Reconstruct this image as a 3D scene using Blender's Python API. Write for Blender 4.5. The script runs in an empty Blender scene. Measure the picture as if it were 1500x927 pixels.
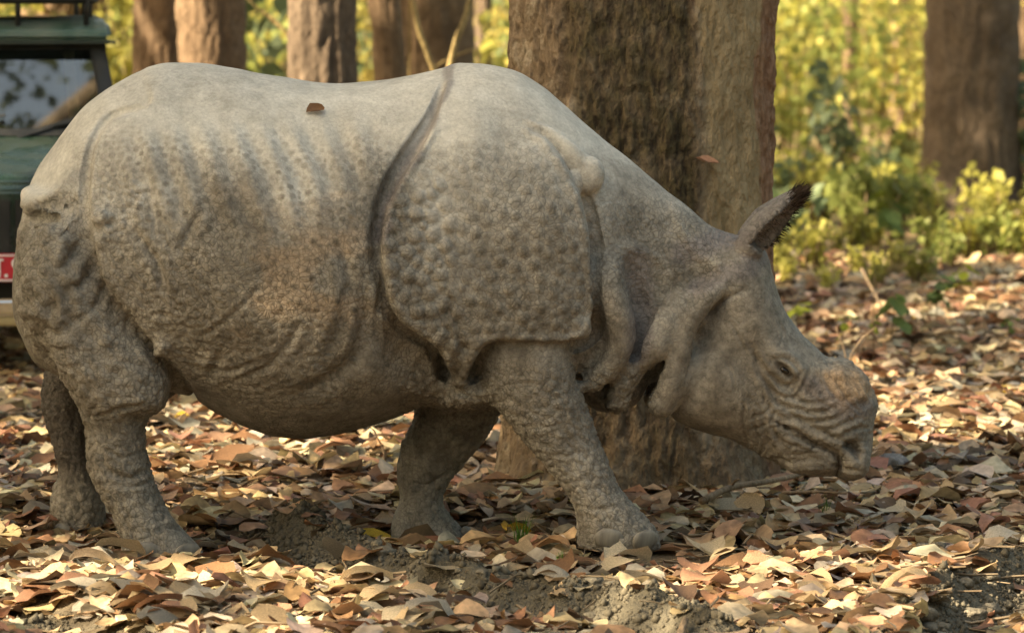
import bpy, bmesh, math, random
import numpy as np
from mathutils import Vector, Matrix, Euler

random.seed(7)
RNG = np.random.default_rng(11)
scene = bpy.context.scene
COL = scene.collection

# ------------------------------------------------------------------ camera
FPX, W0, H0 = 6640.0, 1500.0, 927.0          # focal length in picture widths of 1500
CAM = np.array([0.0, -16.0, 2.05])
PITCH = math.atan(495.5 / FPX)
cam = bpy.data.cameras.new('camera')
cam.sensor_width = 36.0
cam.lens = FPX / W0 * 36.0
cam.clip_start = 0.5
cam.clip_end = 600
cam.dof.use_dof = True
cam.dof.focus_distance = 16.1
cam.dof.aperture_fstop = 4.2
camo = bpy.data.objects.new('camera', cam)
camo.location = CAM
camo.rotation_euler = (math.pi / 2 - PITCH, 0, 0)
COL.objects.link(camo)
scene.camera = camo

# ------------------------------------------------------------------ sky, sun, exposure
SUN_EL, SUN_AZ = math.radians(34), math.radians(248)      # azimuth clockwise from +y: from the left, slightly from the camera's side
SUN_TO = Vector((math.sin(SUN_AZ) * math.cos(SUN_EL), math.cos(SUN_AZ) * math.cos(SUN_EL), math.sin(SUN_EL)))
world = bpy.data.worlds.new('World')
scene.world = world
world.use_nodes = True
wn = world.node_tree
wn.nodes.clear()
sky = wn.nodes.new('ShaderNodeTexSky')
sky.sky_type = 'NISHITA'
sky.sun_disc = False
sky.sun_elevation = SUN_EL
sky.sun_rotation = SUN_AZ
sky.air_density = 1.0
sky.dust_density = 5.0
sky.ozone_density = 0.6
tint = wn.nodes.new('ShaderNodeMixRGB')
tint.blend_type = 'MULTIPLY'
tint.inputs[0].default_value = 1.0
tint.inputs[2].default_value = (1.08, 1.0, 0.76, 1)
bg = wn.nodes.new('ShaderNodeBackground')
bg.inputs[1].default_value = 0.13
wo = wn.nodes.new('ShaderNodeOutputWorld')
wn.links.new(sky.outputs[0], tint.inputs[1])
wn.links.new(tint.outputs[0], bg.inputs[0])
wn.links.new(bg.outputs[0], wo.inputs[0])

sl = bpy.data.lights.new('sun', 'SUN')
sl.energy = 5.0
sl.angle = math.radians(0.6)
sl.color = (1.0, 0.84, 0.58)
so = bpy.data.objects.new('sun', sl)
so.rotation_euler = SUN_TO.to_track_quat('Z', 'Y').to_euler()
so.location = (-8, -10, 14)
COL.objects.link(so)

scene.view_settings.view_transform = 'Standard'
scene.view_settings.look = 'None'
scene.view_settings.exposure = 1.9
scene.view_settings.gamma = 1.0
scene.render.engine = 'CYCLES'
scene.cycles.max_bounces = 6
scene.cycles.diffuse_bounces = 3
scene.cycles.glossy_bounces = 3

# ------------------------------------------------------------------ helpers
def ray(px, py):
    d = np.array([(px - W0 / 2) / FPX, 1.0, -(py - H0 / 2) / FPX])
    c, s = math.cos(PITCH), math.sin(PITCH)
    return np.array([d[0], d[1] * c + d[2] * s, -d[1] * s + d[2] * c])

def at(px, py, y):
    """point of the vertical plane at depth y that the photograph shows at px, py"""
    r = ray(px, py)
    t = (y - CAM[1]) / r[1]
    return CAM + r * t

def at_ground(px, py, z=0.0):
    r = ray(px, py)
    return CAM + r * ((z - CAM[2]) / r[2])

def link(o, parent=None):
    COL.objects.link(o)
    if parent is not None:
        o.parent = parent
    return o

def tag(o, label=None, cat=None, group=None, kind=None):
    if label: o['label'] = label
    if cat: o['category'] = cat
    if group: o['group'] = group
    if kind: o['kind'] = kind
    return o

def empty(name, loc=(0, 0, 0), rz=0.0):
    o = bpy.data.objects.new(name, None)
    o.location = loc
    o.rotation_euler = (0, 0, rz)
    o.empty_display_size = 0.1
    return link(o)

def mesh_np(name, v, f, mat=None, smooth=True):
    """mesh from numpy verts (n,3) and faces (m,k), k = 3 or 4"""
    v = np.asarray(v, dtype=np.float32); f = np.asarray(f, dtype=np.int32)
    me = bpy.data.meshes.new(name)
    me.vertices.add(len(v)); me.vertices.foreach_set('co', v.ravel())
    k = f.shape[1]
    me.loops.add(f.size); me.loops.foreach_set('vertex_index', f.ravel())
    me.polygons.add(len(f))
    me.polygons.foreach_set('loop_start', np.arange(0, f.size, k, dtype=np.int32))
    me.update(calc_edges=True)
    if smooth: me.polygons.foreach_set('use_smooth', np.ones(len(f), dtype=bool))
    if mat: me.materials.append(mat)
    return me

def obj(name, me, parent=None):
    return link(bpy.data.objects.new(name, me), parent)

def copy_tree(o, parent=None):
    c = o.copy()
    COL.objects.link(c)
    c.parent = parent
    for ch in list(o.children):
        copy_tree(ch, c)
    return c

# hash noise in numpy -------------------------------------------------
def hash3(i, j, k, s=0):
    h = (i.astype(np.int64) * 374761393 + j.astype(np.int64) * 668265263 + k.astype(np.int64) * 2147483647 + s * 1274126177) & 0xFFFFFFFF
    h = ((h ^ (h >> 13)) * 1274126177) & 0xFFFFFFFF
    h = ((h ^ (h >> 16)) * 2246822519) & 0xFFFFFFFF
    return ((h ^ (h >> 15)) & 0xFFFFFF).astype(np.float32) / float(0xFFFFFF)

def vnoise(p, s=0):
    p = np.asarray(p, dtype=np.float32)
    i = np.floor(p).astype(np.int64); f = p - i
    u = f * f * f * (f * (f * 6 - 15) + 10)
    r = 0
    for a in (0, 1):
        for b in (0, 1):
            for c in (0, 1):
                w = (u[:, 0] if a else 1 - u[:, 0]) * (u[:, 1] if b else 1 - u[:, 1]) * (u[:, 2] if c else 1 - u[:, 2])
                r = r + w * hash3(i[:, 0] + a, i[:, 1] + b, i[:, 2] + c, s)
    return r * 2 - 1

def fbm(p, octv=4, s=0, gain=0.5):
    r, a = 0, 1.0
    p = np.asarray(p, dtype=np.float32)
    for o in range(octv):
        r = r + a * vnoise(p + 17.3 * o, s + o)
        p = p * 2.03; a *= gain
    return r

def worley(p, s=0, jit=0.9):
    """F1, F2, id of the nearest feature point"""
    p = np.asarray(p, dtype=np.float32)
    i = np.floor(p).astype(np.int64)
    f1 = np.full(len(p), 9.0, np.float32); f2 = f1.copy(); cid = np.zeros(len(p), np.float32)
    for a in (-1, 0, 1):
        for b in (-1, 0, 1):
            for c in (-1, 0, 1):
                x, y, z = i[:, 0] + a, i[:, 1] + b, i[:, 2] + c
                q = np.stack([x + .5 + jit * (hash3(x, y, z, s) - .5), y + .5 + jit * (hash3(x, y, z, s + 1) - .5), z + .5 + jit * (hash3(x, y, z, s + 2) - .5)], 1)
                d = np.sqrt(((q - p) ** 2).sum(1)).astype(np.float32)
                m = d < f1
                f2 = np.where(m, f1, np.minimum(f2, d))
                cid = np.where(m, hash3(x, y, z, s + 3), cid)
                f1 = np.where(m, d, f1)
    return f1, f2, cid

def sstep(a, b, x):
    t = np.clip((x - a) / (b - a), 0, 1)
    return t * t * (3 - 2 * t)

# node helper ---------------------------------------------------------
class Mat:
    def __init__(self, name, rough=0.8, spec=0.3):
        self.m = bpy.data.materials.new(name)
        self.m.use_nodes = True
        self.t = self.m.node_tree
        self.b = self.t.nodes['Principled BSDF']
        self.b.inputs['Roughness'].default_value = rough
        self.b.inputs['Specular IOR Level'].default_value = spec
        self.tc = self.n('ShaderNodeTexCoord')
    def n(self, typ, **kw):
        x = self.t.nodes.new(typ)
        for k, v in kw.items():
            if k[0] == '_': x.inputs[k[1:]].default_value = v
            else: setattr(x, k, v)
        return x
    def l(self, a, b): self.t.links.new(a, b)
    def noise(self, scale, detail=4, rough=0.55, vec=None, dist=0.0):
        x = self.n('ShaderNodeTexNoise')
        x.inputs['Scale'].default_value = scale; x.inputs['Detail'].default_value = detail
        x.inputs['Roughness'].default_value = rough; x.inputs['Distortion'].default_value = dist
        self.l(vec or self.tc.outputs['Object'], x.inputs['Vector'])
        return x.outputs['Fac']
    def voro(self, scale, feature='F1', vec=None, rand=1.0):
        x = self.n('ShaderNodeTexVoronoi', feature=feature)
        x.inputs['Scale'].default_value = scale
        x.inputs['Randomness'].default_value = rand
        self.l(vec or self.tc.outputs['Object'], x.inputs['Vector'])
        return x
    def mapping(self, scale=(1, 1, 1), vec=None):
        x = self.n('ShaderNodeMapping')
        x.inputs['Scale'].default_value = scale
        self.l(vec or self.tc.outputs['Object'], x.inputs['Vector'])
        return x.outputs[0]
    def ramp(self, fac, stops):
        x = self.n('ShaderNodeValToRGB')
        e = x.color_ramp.elements
        while len(e) < len(stops): e.new(0.5)
        for q, (p, c) in zip(e, stops):
            q.position = p
            q.color = (c, c, c, 1) if not hasattr(c, '__len__') else (*c, 1)
        self.l(fac, x.inputs[0])
        return x.outputs[0]
    def mix(self, fac, a, b, blend='MIX'):
        x = self.n('ShaderNodeMixRGB', blend_type=blend)
        for s, v in zip(x.inputs, (fac, a, b)):
            if hasattr(v, 'is_linked') or hasattr(v, 'links'): self.l(v, s)
            elif hasattr(v, '__len__'): s.default_value = (*v, 1)
            else: s.default_value = v
        return x.outputs[0]
    def math(self, op, a, b=0.0, clamp=False):
        x = self.n('ShaderNodeMath', operation=op, use_clamp=clamp)
        for s, v in zip(x.inputs, (a, b)):
            if hasattr(v, 'links'): self.l(v, s)
            else: s.default_value = v
        return x.outputs[0]
    def attr(self, name):
        return self.n('ShaderNodeAttribute', attribute_name=name)
    def bump(self, h, dist, strength=1.0, normal=None):
        x = self.n('ShaderNodeBump')
        x.inputs['Distance'].default_value = dist; x.inputs['Strength'].default_value = strength
        self.l(h, x.inputs['Height'])
        if normal: self.l(normal, x.inputs['Normal'])
        return x.outputs[0]
    def done(self, col=None, normal=None, rough=None):
        if col is not None:
            if hasattr(col, 'links'): self.l(col, self.b.inputs['Base Color'])
            else: self.b.inputs['Base Color'].default_value = (*col, 1)
        if normal is not None: self.l(normal, self.b.inputs['Normal'])
        if rough is not None: self.l(rough, self.b.inputs['Roughness'])
        return self.m

# ------------------------------------------------------------------ ground
FEET = []                                       # x, y, z of soles on the ground, radius
for px, py, wy in ((905, 803, .25), (240, 825, .26), (632, 798, .84)):
    p = at(px, py, wy); FEET.append((p[0], wy, p[2] - .012, .22))
BERM = [at_ground(430, 770, .0)[:2], at_ground(520, 815)[:2], at_ground(640, 840)[:2], at_ground(780, 868)[:2], at_ground(900, 892)[:2], at_ground(1040, 930)[:2]]
RUT = [at_ground(1330, 960)[:2], at_ground(1390, 880)[:2], at_ground(1460, 830)[:2], at_ground(1640, 800)[:2]]
EDGE = [at_ground(-200, 860)[:2], at_ground(20, 892)[:2], at_ground(120, 930)[:2], at_ground(200, 1000)[:2]]
def line_d(x, y, L):
    d = np.full(x.shape, 99.0)
    for a, b in zip(L[:-1], L[1:]):
        ab = b - a; t = np.clip(((x - a[0]) * ab[0] + (y - a[1]) * ab[1]) / (ab ** 2).sum(), 0, 1)
        d = np.minimum(d, np.hypot(x - a[0] - t * ab[0], y - a[1] - t * ab[1]))
    return d
def ground_z(x, y, fine=True):
    x = np.asarray(x, float); y = np.asarray(y, float); sh = x.shape
    x, y = x.ravel(), y.ravel()
    P = np.stack([x, y, np.zeros_like(x)], 1)
    near = 1 / (1 + np.maximum(0, np.hypot(x, y) - 25) / 20)
    z = .035 * fbm(P * .8, 3, 101) * near
    if fine: z = z + (.012 * fbm(P * 7, 4, 103, .62)) * (np.hypot(x, y) < 14)
    fz = 0; fw = 0
    for (a, b, c, r) in FEET:
        w = np.exp(-((x - a) ** 2 + (y - b) ** 2) / (2 * (r * 1.1) ** 2)); fz = fz + w * c; fw = fw + w
    z = z * (1 - np.clip(fw, 0, 1)) + fz
    n = fbm(P * 5, 3, 107)
    z = z + .085 * np.exp(-(line_d(x, y, BERM) / (.10 + .02 * n)) ** 2) * (1 + .35 * n)
    z = z - .035 * np.exp(-(line_d(x + .05, y + .30, BERM) / .16) ** 2)
    if fine: z = z + .016 * fbm(P * 15, 3, 113, .7) * np.exp(-(line_d(x, y + .04, BERM) / .24) ** 2)
    z = z + .07 * np.exp(-(line_d(x + .10, y, RUT) / .09) ** 2) * (1 + .4 * n) - .06 * np.exp(-(line_d(x - .14, y, RUT) / .12) ** 2)
    z = z - .09 * sstep(.12, -.05, line_d(x, y, EDGE) - .15) * (1 + .3 * n)
    return z.reshape(sh)
def mud_mask(x, y):
    P = np.stack([np.ravel(x), np.ravel(y), np.zeros(np.size(x))], 1)
    n = fbm(P * 3, 3, 111)
    d = np.minimum(line_d(np.ravel(x), np.ravel(y) + .06, BERM), 9)
    m = sstep(.33, .17, d + .08 * n)
    m = np.maximum(m, sstep(.24, .10, line_d(np.ravel(x) - .10, np.ravel(y), RUT) + .08 * n))
    m = np.maximum(m, sstep(.25, .10, line_d(np.ravel(x), np.ravel(y), EDGE) + .06 * n))
    m = np.maximum(m, .75 * sstep(.32, .12, np.hypot(np.ravel(x) + .62, (np.ravel(y) + .05) * .8) + .1 * n))
    return m

def grade(lo, hi, step, far, ratio=1.16):
    a = list(np.arange(lo, hi, step)); s = step
    up = a[-1]
    while up < far[1]: s *= ratio; up += s; a.append(up)
    s = step; dn = a[0]; b = []
    while dn > far[0]: s *= ratio; dn -= s; b.append(dn)
    return np.array(b[::-1] + a)
xs, ys = grade(-2.6, 2.8, .03, (-260, 260)), grade(-2.6, 4.5, .03, (-60, 420), 1.06)
GXX, GYY = np.meshgrid(xs, ys, indexing='ij')
GZZ = ground_z(GXX, GYY)
gi = np.arange(GXX.size).reshape(GXX.shape)
gq = np.stack([gi[:-1, :-1], gi[1:, :-1], gi[1:, 1:], gi[:-1, 1:]], -1).reshape(-1, 4)
g_me = mesh_np('ground', np.stack([GXX, GYY, GZZ], -1).reshape(-1, 3), gq)
ga = g_me.color_attributes.new('mud', 'FLOAT_COLOR', 'POINT')
mm = mud_mask(GXX, GYY); ga.data.foreach_set('color', np.stack([mm, mm, mm, np.ones_like(mm)], 1).astype(np.float32).ravel())
G = Mat('forest_floor', .95, .15)
g_n1, g_n2, g_n3 = G.noise(6, 4), G.noise(45, 4), G.noise(1.1, 3)
soil = G.ramp(g_n2, [(.3, (.075, .055, .036)), (.7, (.19, .145, .095))])
mudc = G.ramp(g_n1, [(.3, (.070, .060, .042)), (.7, (.155, .135, .100))])
gc = G.mix(G.attr('mud').outputs['Fac'], soil, mudc)
vv = G.voro(9)
sepv = G.n('ShaderNodeSeparateColor'); G.l(vv.outputs['Color'], sepv.inputs[0])
litter = G.ramp(sepv.outputs[0], [(0, (.10, .055, .03)), (.35, (.23, .13, .07)), (.65, (.36, .24, .13)), (1, (.48, .36, .22))])
pos = G.n('ShaderNodeSeparateXYZ'); G.l(G.tc.outputs['Object'], pos.inputs[0])
farf = G.ramp(G.math('MULTIPLY', pos.outputs[1], .05), [(.8, 0), (1.0, 1)])
gc = G.mix(farf, gc, G.mix(G.ramp(g_n3, [(.4, 0), (.6, .75)]), litter, (.11, .14, .035)))
hh = G.math('ADD', g_n2, G.math('MULTIPLY', g_n1, 1.5))
hh = G.math('ADD', hh, G.math('MULTIPLY', G.noise(17, 3, .7), 1.6))
G.done(gc, G.bump(hh, .028, 1.0))
g_me.materials.append(G.m)
tag(obj('ground', g_me), kind='structure')

# ------------------------------------------------------------------ leaves
def leaf_mat(name, col, sat=.25, trans=.25, rough=.6, vary=True, vein=True, spec=.3):
    m = Mat(name, rough, spec)
    oi = m.n('ShaderNodeObjectInfo')
    if isinstance(col, str):
        c = m.attr(col).outputs['Color']
    else:
        hs = m.n('ShaderNodeHueSaturation'); hs.inputs['Color'].default_value = (*col, 1)
        mr = m.n('ShaderNodeMapRange'); mr.inputs['To Min'].default_value = .62; mr.inputs['To Max'].default_value = 1.35
        m.l(oi.outputs['Random'], mr.inputs['Value']); m.l(mr.outputs[0], hs.inputs['Value'])
        c = hs.outputs[0]
    nz = m.noise(38, 3)
    c = m.mix(sat, c, m.ramp(nz, [(.3, .45), (.7, 1.35)]), 'MULTIPLY')
    tr = m.n('ShaderNodeBsdfTranslucent'); m.l(c, tr.inputs['Color'])
    mx = m.n('ShaderNodeMixShader'); mx.inputs[0].default_value = trans
    m.done(c, m.bump(nz, .004, .6))
    m.l(m.b.outputs[0], mx.inputs[1]); m.l(tr.outputs[0], mx.inputs[2])
    m.l(mx.outputs[0], m.t.nodes['Material Output'].inputs[0])
    return m.m

def leaf_shape(seed, ns, nc, curl=None, fold=None):
    """an ovate leaf one unit long along x, cupped, curled and waved; ns stations, nc points across"""
    r = np.random.default_rng(seed)
    i_ = np.arange(ns) / (ns - 1); t = .5 - .5 * np.cos(np.pi * i_) * (1 - .12 * np.sin(np.pi * i_)); u = np.linspace(-1, 1, nc)
    w = .27 * np.sin(np.pi * i_ ** r.uniform(.85, 1.15)) ** r.uniform(.9, 1.15) * r.uniform(.85, 1.25) * (1 + .07 * np.sin(t * 23 + seed)) + .008
    fold = r.uniform(-.15, .5) if fold is None else fold
    curl = r.uniform(-1.7, 1.9) if curl is None else curl
    tw = r.uniform(-.5, .5)
    T, U = np.meshgrid(t, u, indexing='ij'); Wd = np.repeat(w[:, None], nc, 1)
    x = T - .5; y = U * Wd; z = fold * Wd * np.abs(U) ** 1.4 * r.uniform(.7, 1.4)
    z = z + .045 * np.sin(T * r.uniform(6, 13) + r.uniform(0, 6)) * np.abs(U) ** 2 * np.sign(U + .01) + .02 * np.sin(T * 17 + r.uniform(0, 6)) * U ** 2
    a = tw * (T - .5) * 2; y, z = y * np.cos(a) - z * np.sin(a), y * np.sin(a) + z * np.cos(a)
    if abs(curl) > .05:
        Rr = 1 / curl; ang = x / Rr
        x, z = np.sin(ang) * (Rr - z), Rr - np.cos(ang) * (Rr - z)
    V = np.stack([x, y, z], -1).reshape(-1, 3)
    V[:, 2] -= np.percentile(V[:, 2], 20)
    i = np.arange(ns * nc).reshape(ns, nc)
    Q = np.stack([i[:-1, :-1], i[1:, :-1], i[1:, 1:], i[:-1, 1:]], -1).reshape(-1, 4)
    return V, Q
PAL = [('tan', (.47, .335, .19), 34), ('brown', (.25, .135, .068), 20), ('reddish brown', (.33, .175, .105), 11), ('grey', (.38, .325, .25), 18), ('pale straw', (.54, .43, .28), 18), ('dark brown', (.10, .06, .037), 7), ('yellow', (.58, .40, .05), .45)]

def euler_mats(yaw, pit, rol):
    cy, sy, cp, sp, cr, sr = np.cos(yaw), np.sin(yaw), np.cos(pit), np.sin(pit), np.cos(rol), np.sin(rol)
    M_ = np.empty((len(yaw), 3, 3))
    M_[:, 0] = np.stack([cy * cp, cy * sp * sr - sy * cr, cy * sp * cr + sy * sr], 1)
    M_[:, 1] = np.stack([sy * cp, sy * sp * sr + cy * cr, sy * sp * cr - cy * sr], 1)
    M_[:, 2] = np.stack([-sp, cp * sr, cp * cr], 1)
    return M_

def project(p):
    """photo position of world points"""
    d = p - CAM; c, s = math.cos(PITCH), math.sin(PITCH)
    dep = d[:, 1] * c - d[:, 2] * s; up = d[:, 1] * s + d[:, 2] * c
    return W0 / 2 + FPX * d[:, 0] / dep, H0 / 2 - FPX * up / dep, dep

TRUNK = np.array([.538, 2.55]); TRUNK_R = .547
def scatter_leaves():
    rg = np.random.default_rng(5)
    N = 47000
    v = rg.random(N); y = -2.6 + 24.5 * v ** 1.15
    hw = .113 * (y + 16) * 1.06 + .55
    x = (rg.random(N) * 2 - 1) * hw
    Nm = 17000                                       # the litter goes on, thinner, beyond the photographed strip
    ym = np.where(rg.random(Nm) < .25, rg.uniform(-6.5, -2.6, Nm), rg.uniform(-2.6, 19, Nm)); hm = np.maximum(.113 * (ym + 16) * 1.06 + .55, 0)
    xm = np.where(ym < -2.6, rg.uniform(-5, 5, Nm), np.where(rg.random(Nm) < .5, -1, 1) * (hm + 4.2 * rg.random(Nm) ** 1.4))
    x, y = np.concatenate([x, xm]), np.concatenate([y, ym]); N = N + Nm
    P = np.stack([x, y, np.zeros(N)], 1)
    dens = 1 - .92 * mud_mask(x, y)
    dens *= np.clip(.95 + .55 * fbm(P * 1.3, 2, 121), .25, 1)
    keep = rg.random(N) < dens
    keep &= np.hypot(x - TRUNK[0], y - TRUNK[1]) > .60
    for (a, b, c, r) in FEET: keep &= ~((np.abs(x - a - .02) < .20) & (y < b + .12) & (y > b - .50)) | (rg.random(N) < .16)
    keep &= (np.arange(N) >= N - Nm) | (y < 15 + 5 * rg.random(N) + 3.0 * fbm(P * .6, 2, 123))
    x, y = x[keep], y[keep]; n = len(x)
    z = ground_z(x, y)
    ln = rg.uniform(.09, .195, n) * np.where(rg.random(n) < .25, .62, 1.0)
    wd = ln * rg.uniform(.85, 1.35, n)
    th = ln * rg.uniform(.5, 1.3, n)
    yaw = rg.uniform(0, 2 * np.pi, n)
    tl = np.abs(rg.normal(0, .20, n)) + .02
    ta = rg.uniform(0, 2 * np.pi, n)
    pit, rol = tl * np.cos(ta), tl * np.sin(ta) + np.where(rg.random(n) < .45, np.pi, 0)
    z = z + rg.random(n) ** 1.5 * .024 + .004 + np.abs(np.sin(pit)) * ln * .25
    w = np.array([p[2] for p in PAL]); cls = rg.choice(len(PAL), n, p=w / w.sum())
    return dict(x=x, y=y, z=z, s=np.stack([ln, wd, th], 1), yaw=yaw, pit=pit, rol=rol, cls=cls, shp=rg.integers(0, 12, n), n=n, rg=rg)
LV = scatter_leaves()
pxx, pyy, dep = project(np.stack([LV['x'], LV['y'], LV['z']], 1))
score = LV['s'][:, 0] * np.sqrt(LV['s'][:, 1] / LV['s'][:, 0]) / dep
vis = (pxx > 15) & (pxx < 1485) & (pyy < 912) & (pyy > 560) & ~((pyy < 800) & (pxx > 60) & (pxx < 310)) & ~((pxx > 560) & (pxx < 980) & (pyy < 800))
vis &= ~((LV['y'] > .1) & (pxx > 560) & (pxx < 1300) & (pyy < 705))
score = np.where(vis, score, 0)
chosen = np.zeros(LV['n'], bool); chosen[np.argsort(-score)[:288]] = True
LV['z'][chosen] += .006
RM = euler_mats(LV['yaw'], LV['pit'], LV['rol'])
def leaves_mesh(mask):
    near_ = (LV['y'] < 1.2) & (LV['y'] > -2.6) & (np.abs(LV['x']) < .113 * (LV['y'] + 16) + .8)
    Vs, Qs, Cs, off = [], [], [], 0
    rg = LV['rg']
    for k in range(24):
        I = np.where(mask & (LV['shp'] == k % 12) & (near_ == (k < 12)))[0]
        if not len(I): continue
        V, Q = leaf_shape(300 + k % 12, *((7, 5) if k < 12 else (5, 3)))
        P_ = V[None] * LV['s'][I][:, None, :]
        P_ = np.einsum('nij,nkj->nki', RM[I], P_) + np.stack([LV['x'][I], LV['y'][I], LV['z'][I]], 1)[:, None, :]
        col = np.array([p[1] for p in PAL])[LV['cls'][I]] * (rg.uniform(.62, 1.35, (len(I), 1))) * rg.uniform(.92, 1.08, (len(I), 3))
        cc = np.repeat(col, len(V), 0) * rg.uniform(.72, 1.22, (len(I) * len(V), 1)); Vs.append(P_.reshape(-1, 3)); Cs.append(cc)
        Qs.append((Q[None] + (np.arange(len(I)) * len(V))[:, None, None]).reshape(-1, 4) + off)
        off += len(I) * len(V)
    V, Q, Cc = np.vstack(Vs), np.vstack(Qs), np.vstack(Cs)
    me = mesh_np('leaf_litter', V, Q)
    a = me.color_attributes.new('leafcol', 'FLOAT_COLOR', 'POINT')
    a.data.foreach_set('color', np.concatenate([Cc, np.ones((len(Cc), 1))], 1).astype(np.float32).ravel())
    return me
lm = leaves_mesh(~chosen)
lm.materials.append(leaf_mat('dry_leaf_mix', 'leafcol', .55, .22))
tag(obj('leaf_litter', lm), 'thick litter of dry brown and tan leaves covering the forest floor', 'leaf litter', kind='stuff')
leaf_mats = [leaf_mat('dry_leaf_' + n.replace(' ', '_'), c, .55, .22) for n, c, w in PAL]
leaf_meshes = {}
LEAF_LABEL = {'tan': 'curled tan dry leaf', 'brown': 'curled mid brown dry leaf', 'reddish brown': 'reddish brown dry leaf',
              'grey': 'faded grey dry leaf', 'pale straw': 'pale straw coloured dry leaf', 'dark brown': 'dark brown dry leaf', 'yellow': 'bright yellow fallen leaf'}
for i in np.where(chosen)[0]:
    k, c = int(LV['shp'][i]), int(LV['cls'][i])
    if (k, c) not in leaf_meshes:
        V, Q = leaf_shape(300 + k, 7, 5)
        leaf_meshes[k, c] = mesh_np('fallen_leaf', V, Q, leaf_mats[c])
    o = obj('fallen_leaf', leaf_meshes[k, c])
    o.matrix_world = Matrix.Translation((LV['x'][i], LV['y'][i], LV['z'][i])) @ Matrix(RM[i].tolist()).to_4x4() @ Matrix.Diagonal((*LV['s'][i], 1))
    zone = 'beside the earth edge in front of the hind feet' if pxx[i] < 200 else 'in front of the hind feet' if pxx[i] < 420 else 'below the belly beside the mud bank' if pxx[i] < 700 else 'in front of the near front foot' if pxx[i] < 1000 else 'below the muzzle' if pxx[i] < 1290 else 'beside the muddy rut'
    tag(o, LEAF_LABEL[PAL[c][0]] + ' ' + zone, 'leaf', PAL[c][0] + ' fallen leaves ' + zone)

# crumbs of soil on the bare mud and broken twigs through the litter: too many and too small to count
def crumbs():
    rg = np.random.default_rng(55); N = 60000
    x, y = rg.uniform(-2.2, 2.4, N), rg.uniform(-2.4, 2.5, N)
    k = rg.random(N) < mud_mask(x, y) ** 2 * .95
    x, y = x[k], y[k]; n = len(x); z = ground_z(x, y); s = rg.uniform(.003, .011, n) * np.where(rg.random(n) < .12, 2.2, 1)
    O = np.array([(1, 0, 0), (-1, 0, 0), (0, 1, 0), (0, -1, 0), (0, 0, 1), (0, 0, -1)], float); Fc = np.array([(0, 2, 4), (2, 1, 4), (1, 3, 4), (3, 0, 4), (2, 0, 5), (1, 2, 5), (3, 1, 5), (0, 3, 5)])
    V = O[None] * rg.uniform(.6, 1.3, (n, 6, 1)) * s[:, None, None]; V = np.einsum('nij,nkj->nki', euler_mats(*rg.uniform(0, 6.28, (3, n))), V) + np.stack([x, y, z + s * .3], 1)[:, None, :]
    return V.reshape(-1, 3), (Fc[None] + (np.arange(n) * 6)[:, None, None]).reshape(-1, 3)
cV, cF = crumbs()
cm = Mat('mud_crumb', .95, .1); cnz = cm.noise(9, 3); cm.done(cm.ramp(cnz, [(.3, (.075, .063, .045)), (.7, (.17, .148, .11))]))
tag(obj('soil_crumbs', mesh_np('soil_crumbs', cV, cF, cm.m)), 'loose grey brown crumbs of soil scattered over the bare mud', 'soil', kind='stuff')
def twig_litter():
    rg = np.random.default_rng(56); n = 1500
    y = -2.4 + 16 * rg.random(n) ** 1.3; x = (rg.random(n) * 2 - 1) * (.113 * (y + 16) + .4)
    k = np.hypot(x - TRUNK[0], y - TRUNK[1]) > .65; x, y = x[k], y[k]; n = len(x); z = ground_z(x, y) + rg.uniform(.015, .04, n)
    L = rg.uniform(.05, .28, n); r = L * rg.uniform(.012, .03, n)
    t = np.array([-.5, 0, .5]); a = np.arange(3) * 2.094
    B = np.stack([np.repeat(t, 3), np.tile(np.cos(a), 3), np.tile(np.sin(a), 3)], 1)
    V = B[None] * np.stack([L, r, r], 1)[:, None, :]; V[:, 3:6, 1] += (L * rg.uniform(-.12, .12, n))[:, None]; V[:, 3:6, 2] += (L * rg.uniform(0, .05, n))[:, None]
    V = np.einsum('nij,nkj->nki', euler_mats(rg.uniform(0, 6.28, n), rg.normal(0, .12, n), rg.uniform(0, 6.28, n)), V) + np.stack([x, y, z], 1)[:, None, :]
    Fc = np.array([(3 * i + j, 3 * i + (j + 1) % 3, 3 * i + 3 + (j + 1) % 3, 3 * i + 3 + j) for i in (0, 1) for j in range(3)])
    return V.reshape(-1, 3), (Fc[None] + (np.arange(n) * 9)[:, None, None]).reshape(-1, 4)
tV, tF = twig_litter()
tm_ = Mat('twig_brown', .85, .2); tnz = tm_.noise(6, 3); tm_.done(tm_.ramp(tnz, [(.3, (.11, .075, .045)), (.7, (.34, .26, .17))]))
tag(obj('twig_litter', mesh_np('twig_litter', tV, tF, tm_.m)), 'thin broken twigs strewn through the leaf litter', 'twigs', kind='stuff')

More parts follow.
